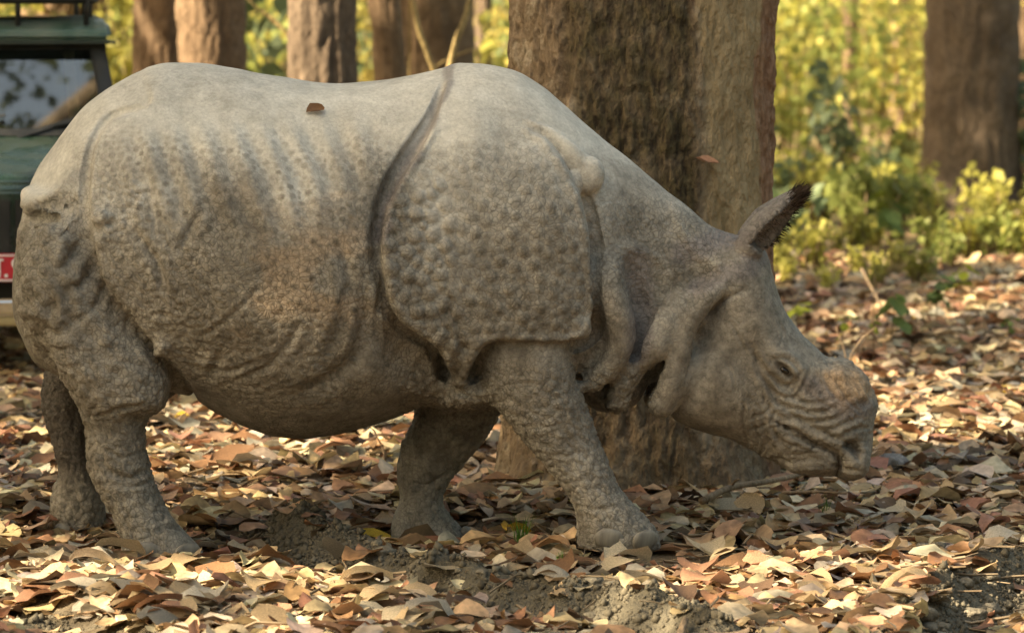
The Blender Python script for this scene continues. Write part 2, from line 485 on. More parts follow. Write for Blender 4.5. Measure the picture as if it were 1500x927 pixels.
# ------------------------------------------------------------------ trees
def bark_mat(name, dark, light, moss=False):
    m = Mat(name, .9, .2)
    vec = m.mapping((1, 1, .42 if moss else .22))
    n1, n2, n3 = m.noise(9, 4, vec=vec), m.noise(40, 3, vec=m.mapping((1, 1, .5))), m.noise(2.2, 3)
    c = m.mix(n1, dark, light)
    c = m.mix(.7, c, m.ramp(n2, [(.3, .5), (.7, 1.4)]), 'MULTIPLY')
    if moss:
        a = m.attr('zone'); s = m.n('ShaderNodeSeparateColor'); m.l(a.outputs['Color'], s.inputs[0])
        patch = m.ramp(m.noise(5, 4, .7), [(.38, 0), (.55, 1)])
        c = m.mix(m.ramp(m.noise(7, 5, .75), [(.52, 0), (.62, .6)]), c, (.36, .30, .22))
        c = m.mix(m.ramp(m.noise(4.3, 4, .7), [(.54, 0), (.64, .7)]), c, (.07, .048, .03))
        c = m.mix(m.math('MULTIPLY', s.outputs[1], .85), c, m.ramp(n1, [(.3, (.23, .165, .085)), (.7, (.40, .30, .17))]))
        c = m.mix(m.math('MULTIPLY', s.outputs[2], .8), c, m.ramp(n2, [(.35, (.20, .10, .055)), (.7, (.34, .20, .125))]))
        c = m.mix(m.math('MULTIPLY', s.outputs[0], m.math('ADD', m.math('MULTIPLY', patch, .5), .45)), c, m.ramp(n2, [(.35, (.028, .020, .012)), (.62, (.085, .066, .032))]))
    else:
        c = m.mix(m.ramp(n3, [(.4, 0), (.65, .6)]), c, tuple(v * .55 for v in dark))
    m.done(c, m.bump(m.math('ADD', n1, n2), .03 if moss else .02, 1.0))
    return m.m

def trunk_mesh(name, r, zs, nt, seed, mat, lean=(0, 0), flare=.25, furrow=.018, roots=(), zone=None, smoothf=None, taper=.02, bend=0.0):
    th = np.linspace(0, 2 * np.pi, nt, endpoint=False)
    TH, ZZ = np.meshgrid(th, zs, indexing='ij')
    t, z = TH.ravel(), ZZ.ravel()
    c, s = np.cos(t), np.sin(t)
    rad = r * (1 - taper * z) + r * flare * np.exp(-np.maximum(z, 0) / .30) + r * .10 * fbm(np.stack([c * 1.3, s * 1.3, z * .25], 1), 2, seed)
    for (ang, wdt, ext, hgt) in roots:
        da = (t - ang + np.pi) % (2 * np.pi) - np.pi
        rad += ext * np.exp(-(da / wdt) ** 2) * np.exp(-np.maximum(z, 0) / hgt)
    k = r / .045
    w1 = .6 * fbm(np.stack([c * k * .5, s * k * .5, z * 4], 1), 2, seed + 3)
    q = np.stack([c * k + w1, s * k + w1, z * (8 if zone is not None else 5.5)], 1)
    f1, f2, cid = worley(q * .55, seed + 5, .95)
    plate_ = sstep(.02, .30, f2 - f1) * (.55 + .45 * cid)
    rid = fbm(np.stack([c * k * 1.2, s * k * 1.2, z * (5 if zone is not None else 2.2)], 1), 4, seed + 7)
    sm = 1.0 if smoothf is None else smoothf(t, z)
    rad += furrow * sm * (plate_ - .6) + furrow * .9 * rid * (.45 + .55 * sm) + furrow * .4 * fbm(np.stack([c * k * 5, s * k * 5, z * 18], 1), 2, seed + 9)
    cx = lean[0] * z + bend * np.sin(z * 1.1); cy = lean[1] * z
    V = np.stack([rad * c + cx, rad * s + cy, z], 1)
    i = np.arange(V.shape[0]).reshape(nt, len(zs)); i = np.vstack([i, i[:1]])
    Q = np.stack([i[:-1, :-1], i[1:, :-1], i[1:, 1:], i[:-1, 1:]], -1).reshape(-1, 4)
    me = mesh_np(name, V, Q, mat)
    if zone is not None:
        a = me.color_attributes.new('zone', 'FLOAT_COLOR', 'POINT')
        a.data.foreach_set('color', zone(t, z).astype(np.float32).ravel())
    return me

def tube_mesh(paths, n=7):
    """paths: list of (points, radii); returns verts, quads"""
    V, Q = [], []
    for pts, rad in paths:
        pts = [Vector(p) for p in pts]; rad = list(rad)
        e0, e1 = (pts[0] - pts[1]).normalized(), (pts[-1] - pts[-2]).normalized()
        pts = [pts[0] + e0 * rad[0] * .35] + pts + [pts[-1] + e1 * rad[-1] * .35]; rad = [rad[0] * .03] + rad + [rad[-1] * .03]
        base = len(V)
        for i, (p, r) in enumerate(zip(pts, rad)):
            d = (pts[min(i + 1, len(pts) - 1)] - pts[max(i - 1, 0)]).normalized()
            a = d.orthogonal().normalized() if abs(d.z) < .95 else Vector((1, 0, 0)) - d * d.x
            a.normalize(); b = d.cross(a)
            for j in range(n):
                g = 2 * math.pi * j / n
                V.append(tuple(p + a * (math.cos(g) * r) + b * (math.sin(g) * r)))
        for i in range(len(pts) - 1):
            for j in range(n):
                k = (j + 1) % n
                Q.append((base + i * n + j, base + i * n + k, base + (i + 1) * n + k, base + (i + 1) * n + j))
    return V, Q

def leaf_cloud(P, size, rg, ns=3, nc=3, flat=.6, shapes=4, seed=500):
    """leaves at points P: verts, quads"""
    n = len(P); yaw = rg.uniform(0, 2 * np.pi, n)
    pit, rol = rg.normal(0, flat, n), rg.normal(0, flat, n)
    Mx = euler_mats(yaw, pit, rol); sh = rg.integers(0, shapes, n)
    s = size * rg.uniform(.6, 1.35, n)
    Vs, Qs, off = [], [], 0
    for k in range(shapes):
        I = np.where(sh == k)[0]
        if not len(I): continue
        V, Q = leaf_shape(seed + k, ns, nc, curl=.35, fold=.2)
        V = V * np.array([1, 1.25, 1])
        p = np.einsum('nij,nkj->nki', Mx[I], V[None] * s[I][:, None, None]) + P[I][:, None, :]
        Vs.append(p.reshape(-1, 3)); Qs.append((Q[None] + (np.arange(len(I)) * len(V))[:, None, None]).reshape(-1, 4) + off); off += len(I) * len(V)
    return np.vstack(Vs), np.vstack(Qs)

def limbs(rg, z0, r, height, spread, n=6, base=(0, 0)):
    paths = [([(base[0], base[1], z0), (base[0] * 1.1 + .1, base[1] * 1.1, (z0 + height) / 2), (base[0] + .2, base[1] - .1, height)], [r, r * .7, r * .2])]
    ends = []
    for i in range(n):
        a = 2 * math.pi * (i + rg.uniform(-.3, .3)) / n; z = z0 + (height - z0) * rg.uniform(0, .5)
        L = spread * rg.uniform(.65, 1.0); up = rg.uniform(.35, 1.0) * spread * .7
        p0 = Vector((base[0], base[1], z)); p2 = p0 + Vector((math.cos(a) * L, math.sin(a) * L, up)); p1 = (p0 + p2) / 2 + Vector((0, 0, .3))
        paths.append(([p0, p1, p2], [r * .5, r * .32, r * .08])); ends.append(p2)
    return paths, ends

green_leaf = leaf_mat('green_leaf', (.075, .105, .022), .4, .35)
crown_leaf = leaf_mat('crown_leaf', (.085, .10, .03), .4, .3)
def crown_parts(root, rg, z0, r, height, spread, nleaf, size, mb, top=(0, 0)):
    paths, ends = limbs(rg, z0, r, height, spread, base=top)
    V, Q = tube_mesh(paths); obj('limb', mesh_np('limb', V, Q, mb), root)
    P = []
    for e in ends + [Vector((top[0], top[1], height))]:
        m = nleaf // (len(ends) + 1)
        g = rg.normal(0, 1, (m, 3)); g /= np.linalg.norm(g, axis=1, keepdims=True)
        P.append(np.array(e) + g * (rg.random((m, 1)) ** .45) * np.array([1.0, 1.0, .6]) * spread * .42)
    V, Q = leaf_cloud(np.vstack(P), size, rg)
    obj('crown', mesh_np('crown', V, Q, crown_leaf), root)

# the great tree behind the animal
bark_big = bark_mat('bark_old', (.115, .080, .050), (.28, .205, .135), True)
def zone_big(t, z):
    # angle seen from the camera: -pi/2 faces it
    a = (t + np.pi / 2 + np.pi) % (2 * np.pi) - np.pi
    sx_ = np.sin(a); n = .16 * fbm(np.stack([np.cos(t) * 3, np.sin(t) * 3, z * 1.2], 1), 3, 201)
    f = np.cos(a) > 0
    moss = sstep(-.50, -.36, sx_ + n) * sstep(.38, .26, sx_ + n * .6)
    smo = sstep(.30, .42, sx_ + n) * sstep(.92, .80, sx_ + n * .4)
    red = np.clip(sstep(.72, .85, sx_ + n) + sstep(.35, .6, fbm(np.stack([np.cos(t) * 6, np.sin(t) * 6, z * 2.5], 1), 2, 203)) * sstep(.2, .3, sx_) * sstep(1.2, 1.6, z), 0, 1)
    low = sstep(.7, .3, z)
    moss = moss * (1 - .75 * low) + .35 * low * f
    return np.stack([moss * f, smo * f * (1 - low), red * f, np.ones_like(t)], 1)
def smooth_big(t, z):
    zz_ = zone_big(t, z)
    return 1 - .72 * zz_[:, 1] * (1 - zz_[:, 2])
zs_big = np.concatenate([np.arange(-.25, 2.35, .013), np.geomspace(2.4, 9.5, 40)])
big = empty('forest_tree', (TRUNK[0], TRUNK[1], 0))
tag(big, 'massive old tree trunk with rough mossy bark directly behind the rhinoceros', 'tree', 'trees of the forest')
obj('trunk', trunk_mesh('trunk', TRUNK_R, zs_big, 340, 31, bark_big, flare=.0, furrow=.014, zone=zone_big, smoothf=smooth_big, taper=.004,
    roots=[(-2.45, .26, .15, .16), (-1.75, .34, .16, .15), (-1.05, .30, .14, .13), (-.35, .25, .05, .15), (-3.0, .22, .06, .15), (1.5, .4, .2, .2)]), big)
crown_parts(big, RNG, 8.5, .40, 15, 4.2, 320, .26, bark_big)

bark_a = bark_mat('bark_brown', (.14, .088, .052), (.34, .235, .15))
bark_b = bark_mat('bark_grey', (.11, .078, .055), (.25, .185, .13))
def forest_tree(px, y, r, label, seed, mat, lean=(0, 0), height=10, flare=.25, bend=0.0, top_py=None):
    x = at(px, 100, y)[0] - lean[0] * 1.4
    root = empty('forest_tree', (x, y, float(ground_z(np.array([x]), np.array([y]))[0])))
    tag(root, label, 'tree', 'trees of the forest')
    zs = np.concatenate([np.arange(-.2, 3.2, .04), np.geomspace(3.25, height * .7, 14)])
    obj('trunk', trunk_mesh('trunk', r, zs, 72, seed, mat, lean=lean, flare=flare, furrow=.022 * min(1, r / .25), taper=.012, bend=bend), root)
    rg = np.random.default_rng(seed)
    crown_parts(root, rg, height * .66, r * .6, height, 2.6, 700, .26, mat, top=(lean[0] * height * .7, lean[1] * height * .7))
    return root
forest_tree(236, 16.0, .185, 'slim reddish brown trunk rising just behind the jeep and touching its thicker neighbour', 61, bark_a, (-.004, 0))
forest_tree(308, 15.2, .225, 'thick ridged brown trunk rising behind the rump of the rhinoceros', 62, bark_a, (.012, 0))
forest_tree(474, 13.6, .225, 'sunlit straight brown trunk rising behind the hollow of the back', 63, bark_b, (.004, 0))
forest_tree(552, 22.0, .13, 'thin dark leaning trunk curving towards the wide shaded trunk', 64, bark_a, (-.05, 0), bend=.10)
forest_tree(628, 26.0, .40, 'wide shaded brown trunk far behind the shoulder hump', 65, bark_a, (0, 0))
forest_tree(1424, 25.0, .44, 'broad grey brown trunk standing among the green undergrowth', 66, bark_b, (-.004, 0), flare=.18)
forest_tree(1512, 30.0, .22, 'thin pale trunk half hidden beyond the broad trunk in the undergrowth', 67, bark_a)
forest_tree(1560, 19.0, .24, 'straight brown trunk to the side of the fern patch', 68, bark_b)
forest_tree(90, 30.0, .45, 'wide brown trunk far behind the jeep roof', 69, bark_a)
forest_tree(-120, 24.0, .30, 'brown trunk behind the far side of the jeep', 70, bark_b)
forest_tree(708, 34.0, .10, 'slender pale trunk lit yellow beside the great mossy trunk', 71, bark_b)
forest_tree(1246, 36.0, .085, 'slender brown sapling trunk rising out of the bright foliage', 72, bark_a)
forest_tree(1318, 42.0, .10, 'very thin far trunk in bright foliage beside the broad trunk', 73, bark_a)

# slanting bare stems lit by the sun
pale_stem = bark_mat('pale_stem', (.34, .24, .10), (.60, .46, .22))
for (pts, y, r, lab) in (([(596, -40), (612, 40), (638, 112), (660, 200)], 14.5, .020, 'pale bare stem slanting down behind the shoulder hump'),
                         ([(700, -60), (684, 20), (668, 60), (650, 130), (640, 220)], 14.2, .022, 'pale forked stem rising steeply behind the shoulder hump'),
                         ([(340, -20), (400, 30), (424, 52)], 18.0, .018, 'thin bare branch slanting between the sunlit trunks'),
                         ([(600, 118), (660, 85), (700, 70)], 18.0, .014, 'thin bare branch lying low across the shaded trunk')):
    P = [at(a, b, y) for a, b in pts]
    last = P[-1].copy(); last[2] = 0; last[0] += .15
    up = P[0].copy(); up[2] += .6
    P = [up] + P + [last]
    V, Q = tube_mesh([([p - np.array([last[0], y, 0]) for p in P], [r * .7] + [r] * (len(P) - 1))])
    o = obj('leaning_sapling', mesh_np('leaning_sapling', V, Q, pale_stem)); o.location = (last[0], y, 0)
    tag(o, lab, 'sapling', 'bare saplings among the trunks')

# unseen trees up-sun: crowns shade the animal, gaps cut to aim sun at spots
ST3 = np.array(SUN_TO)
SPOTS = []
def spot(px, py, r, y=None, skin=False):
    p = at(px, py, y) if y is not None else at_ground(px, py)
    SPOTS.append((p, r, skin))
for a in ((330, 640, .34), (430, 660, .36), (300, 690, .22), (520, 610, .42), (600, 600, .40), (430, 590, .4), (30, 590, .3), (20, 640, .2), (250, 740, .13), (60, 790, .10), (330, 720, .12),
          (1130, 850, .16), (1200, 870, .20), (1280, 860, .20), (1250, 915, .25), (1100, 900, .12), (1180, 830, .12), (1400, 915, .16), (1480, 905, .14), (20, 860, .12), (110, 872, .14), (250, 860, .12), (330, 850, .10), (70, 915, .08),
          (1390, 585, .16), (1440, 610, .13), (1340, 560, .12), (1310, 600, .12), (1180, 500, .2), (1480, 640, .08), (1240, 385, .5), (1420, 395, .6), (1170, 400, .4), (1330, 470, .15), (720, 640, .12), (1480, 740, .06)):
    spot(*a)
for a in ((490, 470, .10, -.03, True), (496, 505, .12, -.03, True), (290, 60, .25, 14.9), (240, 40, .2, 15.7), (470, 60, .35, 13.3), (450, 20, .3, 13.3), (640, 60, .35, 25.6), (620, 30, .3, 25.6)):
    spot(*a)
def make_canopy():
    rg = np.random.default_rng(77)
    N = 52000
    near = np.arange(N) < 28000
    gx_ = np.where(near, rg.uniform(-4.6, 4.8, N), rg.uniform(-2, 10.5, N)); gy_ = np.where(near, rg.uniform(-4.5, 14.5, N), rg.uniform(13, 30, N)); t = rg.uniform(12.5, 21, N)
    P = np.stack([gx_, gy_, np.zeros(N)], 1) + t[:, None] * ST3
    P = P + rg.normal(0, .05, P.shape)
    keep = np.ones(N, bool)
    # leaves whose shadow falls on the animal stay unless a gap is meant for it
    lo, hi = np.array([-1.95, -.05, .25]), np.array([1.35, 1.15, 1.75])
    t0 = (P - lo) / ST3; t1 = (P - hi) / ST3
    hits = np.minimum(t0, t1).max(1) < np.maximum(t0, t1).min(1)
    lo2, hi2 = np.array([-.05, 1.9, .3]), np.array([1.12, 3.0, 2.3])
    u0 = (P - lo2) / ST3; u1 = (P - hi2) / ST3
    on_trunk = np.minimum(u0, u1).max(1) < np.maximum(u0, u1).min(1)
    u0 = (P - np.array([3.6, 24.4, .3])) / ST3; u1 = (P - np.array([4.75, 25.5, 2.6])) / ST3
    on_trunk |= np.minimum(u0, u1).max(1) < np.maximum(u0, u1).min(1)
    for p, r, skin in SPOTS:
        d = P - p; al = d @ ST3; e = np.linalg.norm(d - al[:, None] * ST3, axis=1)
        rm = e < r + (0 if skin else .24) + rg.normal(0, .05, N)
        if not skin: rm &= ~hits
        if p[2] < .15: rm &= ~on_trunk
        keep &= ~rm
    n = fbm(np.stack([gx_ * 1.7, gy_ * .9, np.zeros(N)], 1), 3, 231)
    keep &= ~(((n > .48) & ((gy_ > 1.6) | (gy_ < -.7)) | (n > .22) & (gy_ > 4) | (n > -.12) & (gy_ > 15)) & ~hits & ~on_trunk)
    return P[keep]
CANOPY = make_canopy()
roots_xy = np.array([(-11.5, -7.5), (-13.5, -3.0), (-11.0, 1.5), (-15.5, 5.5), (-17.5, -5.0)])
near_i = np.argmin(((CANOPY[:, None, :2] - roots_xy[None]) ** 2).sum(-1), 1)
for k, (x, y) in enumerate(roots_xy):
    root = empty('shade_tree', (x, y, 0))
    tag(root, ['spreading shade tree beside the track furthest from the jeep', 'tall shade tree at the edge of the clearing, beside the jeep track', 'leafy shade tree growing alongside the parked jeep', 'leafy shade tree standing behind the parked jeep', 'shade tree set back from the track behind the other shade trees'][k], 'tree', 'trees shading the clearing')
    obj('trunk', trunk_mesh('trunk', .26, np.concatenate([np.arange(-.2, 2, .2), np.arange(2, 6.2, .5)]), 40, 300 + k, bark_b), root)
    rg = np.random.default_rng(400 + k)
    L = CANOPY[near_i == k] - np.array([x, y, 0])
    paths = [([(0, 0, 5.8), (.1, .1, 7.6), (0, .1, 9.5)], [.22, .14, .05])]
    for j in rg.choice(len(L), 16, replace=False):
        e = L[j]; paths.append(([(0, 0, 5.2 + rg.random()), tuple(e * np.array([.5, .5, .5]) + np.array([0, 0, 3.3])), tuple(e)], [.10, .06, .015]))
    V, Q = tube_mesh(paths); obj('limb', mesh_np('limb', V, Q, bark_b), root)
    if k == 2:                                   # unseen leaf mass added above the clearing to mirror in the windscreen
        g3 = rg.normal(0, 1, (26000, 3)) * np.array([2.0, 1.8, .9]) + np.array([-4.6, .8, 10.6]); L = np.vstack([L, g3[fbm(g3 * 2.6, 2, 361) > -.02] - np.array([x, y, 0])])
    nb = len(L) if k != 2 else int((near_i == k).sum())
    V, Q = leaf_cloud(L[:nb], .30, rg, 3, 2, flat=.7)
    if k == 2:
        V2, Q2 = leaf_cloud(L[nb:], .11, rg, 3, 2, flat=.7); Q = np.vstack([Q, Q2 + len(V)]); V = np.vstack([V, V2])
    obj('crown', mesh_np('crown', V, Q, crown_leaf), root)

# ------------------------------------------------------------------ undergrowth
SH_COL = [(.46, .43, .10), (.30, .33, .09), (.58, .49, .14), (.20, .25, .13)]
sh_mats = [leaf_mat('shrub_leaf', c, .35, .5, .5) for c in SH_COL]
stem_mat = bark_mat('stem_brown', (.16, .11, .06), (.33, .24, .14))
def shrub_proto(seed, height, nstem, nleaf, size, mi):
    rg = np.random.default_rng(seed)
    paths, P = [], []
    for i in range(nstem):
        a = rg.uniform(0, 2 * np.pi); sp = rg.uniform(.1, .5) * height; h = height * rg.uniform(.6, 1.0)
        e = np.array([math.cos(a) * sp, math.sin(a) * sp, h]); b = np.array([math.cos(a) * .08, math.sin(a) * .08, 0]); m = (b + e) / 2 + np.array([0, 0, h * .12])
        paths.append(([b, m, e], [.012, .009, .004]))
        for j in range(nleaf // nstem):
            t = rg.uniform(.15, 1.05); q = b * (1 - t) ** 2 + 2 * m * t * (1 - t) + e * t * t
            P.append(q + rg.normal(0, .14 * height * .5, 3))
    P = np.array(P); P[:, 2] = np.abs(P[:, 2]) + .03
    fV, fQ = leaf_cloud(P, size, rg, flat=.75, seed=520)
    sV, sQ = tube_mesh(paths, 5)
    return mesh_np('foliage', fV, fQ, sh_mats[mi]), mesh_np('stem', sV, sQ, stem_mat)
shrubs = [shrub_proto(600, 2.2, 9, 330, .17, 0), shrub_proto(601, 2.6, 8, 330, .15, 1), shrub_proto(602, 1.9, 10, 300, .14, 2), shrub_proto(603, 1.9, 6, 120, .27, 3), shrub_proto(604, 2.8, 9, 380, .13, 0)]
ferns = [shrub_proto(610, .55, 9, 150, .11, 1), shrub_proto(611, .42, 8, 130, .10, 0), shrub_proto(612, .62, 8, 90, .16, 3), shrub_proto(613, .48, 10, 170, .085, 0)]
SHRUB_LABEL = ['yellow green leafy shrub', 'mid green leafy shrub', 'golden leaved glowing shrub', 'dull green broad leaved shrub', 'tall small leaved yellow green shrub']
FERN_LABEL = ['low mid green plant', 'low yellow green plant', 'low dull green broad leaved plant', 'low feathery bright green plant']
def plant(name, protos, k, x, y, s, rz, label, group, cat):
    root = empty(name, (x, y, float(ground_z(np.array([x]), np.array([y]))[0]) - .02), rz)
    root.scale = (s, s, s)
    obj('foliage', protos[k][0], root); obj('stem', protos[k][1], root)
    tag(root, label, cat, group)
rs = random.Random(21)
MARKS = [(-120, 'beyond the jeep'), (40, 'behind the jeep'), (205, 'beside the slim reddish trunk'), (270, 'beside the thick ridged trunk'), (390, 'between ridged and sunlit trunks'), (480, 'beside the sunlit straight trunk'), (545, 'beside the thin leaning trunk'), (640, 'beside the wide shaded trunk'),
         (720, 'beside the slender pale trunk'), (900, 'behind the great mossy trunk'), (1165, 'past the great mossy trunk'), (1246, 'by the slender sapling trunk'), (1318, 'beside the very thin far trunk'), (1424, 'beside the broad brown trunk'), (1530, 'past the broad brown trunk'), (1700, 'well past the broad trunk')]
def where(x, y): 
    px = 750 + FPX * x / (y + 16)
    return min(MARKS, key=lambda m: abs(m[0] - px))[1]
n_sh = 0
for row, (y0, y1, num) in enumerate(((24, 27, 16), (28, 33, 30), (34, 42, 36), (43, 56, 40))):
    for i in range(num):
        y = rs.uniform(y0, y1); hw = .113 * (y + 16) + (1.6 if row == 3 else 6.5)
        x = -hw + 2 * hw * (i + rs.uniform(.1, .9)) / num
        px = 750 + FPX * x / (y + 16)
        if row == 0 and (-300 < px < 1130 or 1330 < px < 1480): continue
        k = rs.choice((0, 1, 2, 4, 0, 3)) if row else rs.choice((3, 1, 0))
        plant('shrub', shrubs, k, x, y, rs.uniform(.75, 1.3) * (1.0 if row else .62), rs.uniform(0, 6.28), SHRUB_LABEL[k] + ' ' + where(x, y) + (', first row', ', second row', ', third row', ', furthest row')[row], SHRUB_LABEL[k] + 's of the background', 'shrub')
for i in range(185):
    y = 17.5 + 12 * rs.random() ** 1.3; hw = .113 * (y + 16) + 4.5
    x = rs.uniform(-hw, hw) if rs.random() < .35 else rs.uniform(1.6, hw)
    k = rs.choice((0, 1, 2, 3, 3, 1))
    plant('undergrowth_plant', ferns, k, x, y, rs.uniform(.45, 1.15), rs.uniform(0, 6.28), FERN_LABEL[k] + ' ' + where(x, y) + (', at the litter edge' if y < 20 else ', deep in the undergrowth' if y > 24.5 else ', within the undergrowth'), FERN_LABEL[k] + 's of the undergrowth', 'plant')
for i in range(34):
    y = rs.uniform(13.5, 18); x = rs.uniform(1.7, .113 * (y + 16) + .6); k = rs.choice((1, 3, 3, 0))
    plant('undergrowth_plant', ferns, k, x, y, rs.uniform(.3, .75), rs.uniform(0, 6.28), 'small ' + FERN_LABEL[k][4:] + ' ' + where(x, y) + ', out in the open litter', FERN_LABEL[k] + 's of the undergrowth', 'plant')
# unseen wood on the other sides, a leaf mass added to block low skylight
rgf = np.random.default_rng(34)
ang = rgf.uniform(math.radians(-240), math.radians(60), 17000); rad_ = rgf.uniform(21, 30, 17000)
P = np.stack([np.cos(ang) * rad_, np.sin(ang) * rad_ - 2, rgf.random(17000) ** 1.0 * 13 + .2], 1)
P = P[(fbm(P * .35, 2, 351) > -.6)]
dS = (P - np.array([0, 3, .5])) @ ST3; off_ = np.linalg.norm(P - np.array([0, 3, .5]) - dS[:, None] * ST3, axis=1)
fV, fQ = leaf_cloud(P, .85, rgf, flat=.9, seed=540)
tag(obj('skylight_blocker_wood', mesh_np('skylight_blocker_wood', fV, fQ, crown_leaf)), 'unseen ring of green wood added around the clearing to block low skylight', 'foliage', kind='stuff')
# the far wood, one mass of leaves
rgf = np.random.default_rng(33)
y = rgf.uniform(56, 100, 21000); P = np.stack([rgf.uniform(-1, 1, 21000) * (.113 * (y + 16) + 5 + 24 * (rgf.random(21000) < .45)), y, rgf.random(21000) ** 1.1 * 7.5 + .1], 1)
keepf = fbm(P * .5, 2, 341) > -.42
fV, fQ = leaf_cloud(P[keepf], .42, rgf, flat=.8, seed=530)
fm = mesh_np('far_wood', fV, fQ)
fc = fm.color_attributes.new('leafcol', 'FLOAT_COLOR', 'POINT')
cl = np.array(SH_COL)[rgf.choice(4, len(fV) // 9, p=[.4, .25, .25, .1])] * rgf.uniform(.6, 1.3, (len(fV) // 9, 1))
fc.data.foreach_set('color', np.concatenate([np.repeat(cl, 9, 0), np.ones((len(fV) // 9 * 9, 1))], 1).astype(np.float32).ravel())
fm.materials.append(leaf_mat('far_leaf', 'leafcol', .3, .5))
tag(obj('far_wood', fm), 'mass of bright yellow green foliage of the far wood', 'foliage', kind='stuff')

# ------------------------------------------------------------------ jeep
def paint(name, col, rough=.25, metal=0.0, coat=.6, dust=.25):
    m = Mat(name, rough, .5)
    n = m.noise(5, 4)
    c = m.mix(m.ramp(n, [(.4, 0), (.75, dust)]), col, (.30, .27, .21))
    m.b.inputs['Metallic'].default_value = metal
    m.b.inputs['Coat Weight'].default_value = coat
    m.done(c, None, m.ramp(n, [(.3, rough * .7), (.7, min(1, rough * 1.8))]))
    return m.m
jg = paint('jeep_green', (.013, .028, .021), .25, 0, .6, .10); jblack = paint('jeep_black', (.012, .012, .012), .45, 0, 0, .1); jchrome = paint('jeep_chrome', (.75, .75, .72), .15, 1.0, 0, .1)
jrub = paint('tyre_rubber', (.02, .019, .018), .85, 0, 0, .5); jred = paint('plate_red', (.55, .015, .03), .4, 0, .2, .05); jwhite = paint('plate_white', (.82, .82, .80), .5, 0, 0, .03)
jseat = paint('jeep_seat', (.05, .045, .04), .8, 0, 0, 0); jyel = paint('bumper_tan', (.42, .33, .16), .5, 0, .2, .2); jroof = paint('jeep_roof', (.06, .11, .075), .4, 0, .3, .55)
gl = Mat('windscreen_glass', .02, .5); gl.b.inputs['Transmission Weight'].default_value = 1.0; gl.b.inputs['IOR'].default_value = 2.3; gl_n = gl.noise(2.0, 2); gl.done(gl.ramp(gl_n, [(.4, (.30, .34, .33)), (.6, (.36, .40, .38))]))
lens_m = Mat('lamp_lens', .05, .5); lens_m.b.inputs['Transmission Weight'].default_value = .7; lens_m.done((.9, .9, .9))

def bevel_obj(name, bm, mat, parent, bev=.0, seg=2):
    bmesh.ops.recalc_face_normals(bm, faces=bm.faces)
    if bev:
        bmesh.ops.bevel(bm, geom=[e for e in bm.edges if len(e.link_faces) == 2 and e.calc_face_angle(0) > .4], offset=bev, segments=seg, affect='EDGES', clamp_overlap=True)
    me = bpy.data.meshes.new(name); bm.to_mesh(me); bm.free()
    me.polygons.foreach_set('use_smooth', np.ones(len(me.polygons), bool))
    me.materials.append(mat)
    try: me.set_sharp_from_angle(angle=math.radians(35))
    except Exception: pass
    return obj(name, me, parent)
def prism(pts, x0, x1, bm=None):
    """outline in y, z extruded along x"""
    bm = bm or bmesh.new()
    a = [bm.verts.new((x0, p[0], p[1])) for p in pts]; b = [bm.verts.new((x1, p[0], p[1])) for p in pts]
    bm.faces.new(a); bm.faces.new(b[::-1])
    for i in range(len(pts)):
        j = (i + 1) % len(pts); bm.faces.new((a[j], a[i], b[i], b[j]))
    return bm
def hexa(lo, hi, taper=None, bm=None):
    bm = bm or bmesh.new()
    x0, y0, z0 = lo; x1, y1, z1 = hi
    v = [bm.verts.new(p) for p in ((x0, y0, z0), (x1, y0, z0), (x1, y1, z0), (x0, y1, z0), (x0, y0, z1), (x1, y0, z1), (x1, y1, z1), (x0, y1, z1))]
    for f in ((0, 3, 2, 1), (4, 5, 6, 7), (0, 1, 5, 4), (1, 2, 6, 5), (2, 3, 7, 6), (3, 0, 4, 7)): bm.faces.new([v[i] for i in f])
    return bm
JY = 7.2
jeep = empty('safari_jeep', (-2.68, JY, 0), math.radians(8))
tag(jeep, 'dark green safari jeep with roof rack and red number plate parked behind the rump', 'jeep')
# lower body and bonnet
bonnet = prism([(.02, .55), (.0, .98), (.06, 1.04), (.95, 1.17), (1.12, 1.21), (1.12, .5)], -.58, .58); bevel_obj('bonnet', bonnet, jg, jeep, .035, 3)
for s in (-1, 1):
    wing = prism([(.06, .62), (.10, .93), (.20, .99), (1.10, 1.05), (1.12, .55), (.98, .55), (.90, .78), (.75, .88), (.52, .88), (.38, .78), (.30, .58)], s * .585, s * .80); bevel_obj('front_wing', wing, jg, jeep, .03, 3)
    door = prism([(1.14, .45), (1.14, 1.20), (2.05, 1.20), (2.05, .45)], s * .72, s * .775); d_ = bevel_obj('door', door, jg, jeep, .015)
    h_ = hexa((s * .785 - .012, 1.86, 1.06), (s * .785 + .012, 1.98, 1.09)); bevel_obj('handle', h_, jchrome, d_, .006)
body = prism([(1.13, .45), (1.13, 1.20), (3.75, 1.20), (3.75, .45)], -.71, .71); bevel_obj('tub', body, jg, jeep, .03)
fl_ = prism([(.2, .36), (.2, .48), (3.7, .48), (3.7, .36)], -.55, .55); bevel_obj('chassis', fl_, jblack, jeep, .01)
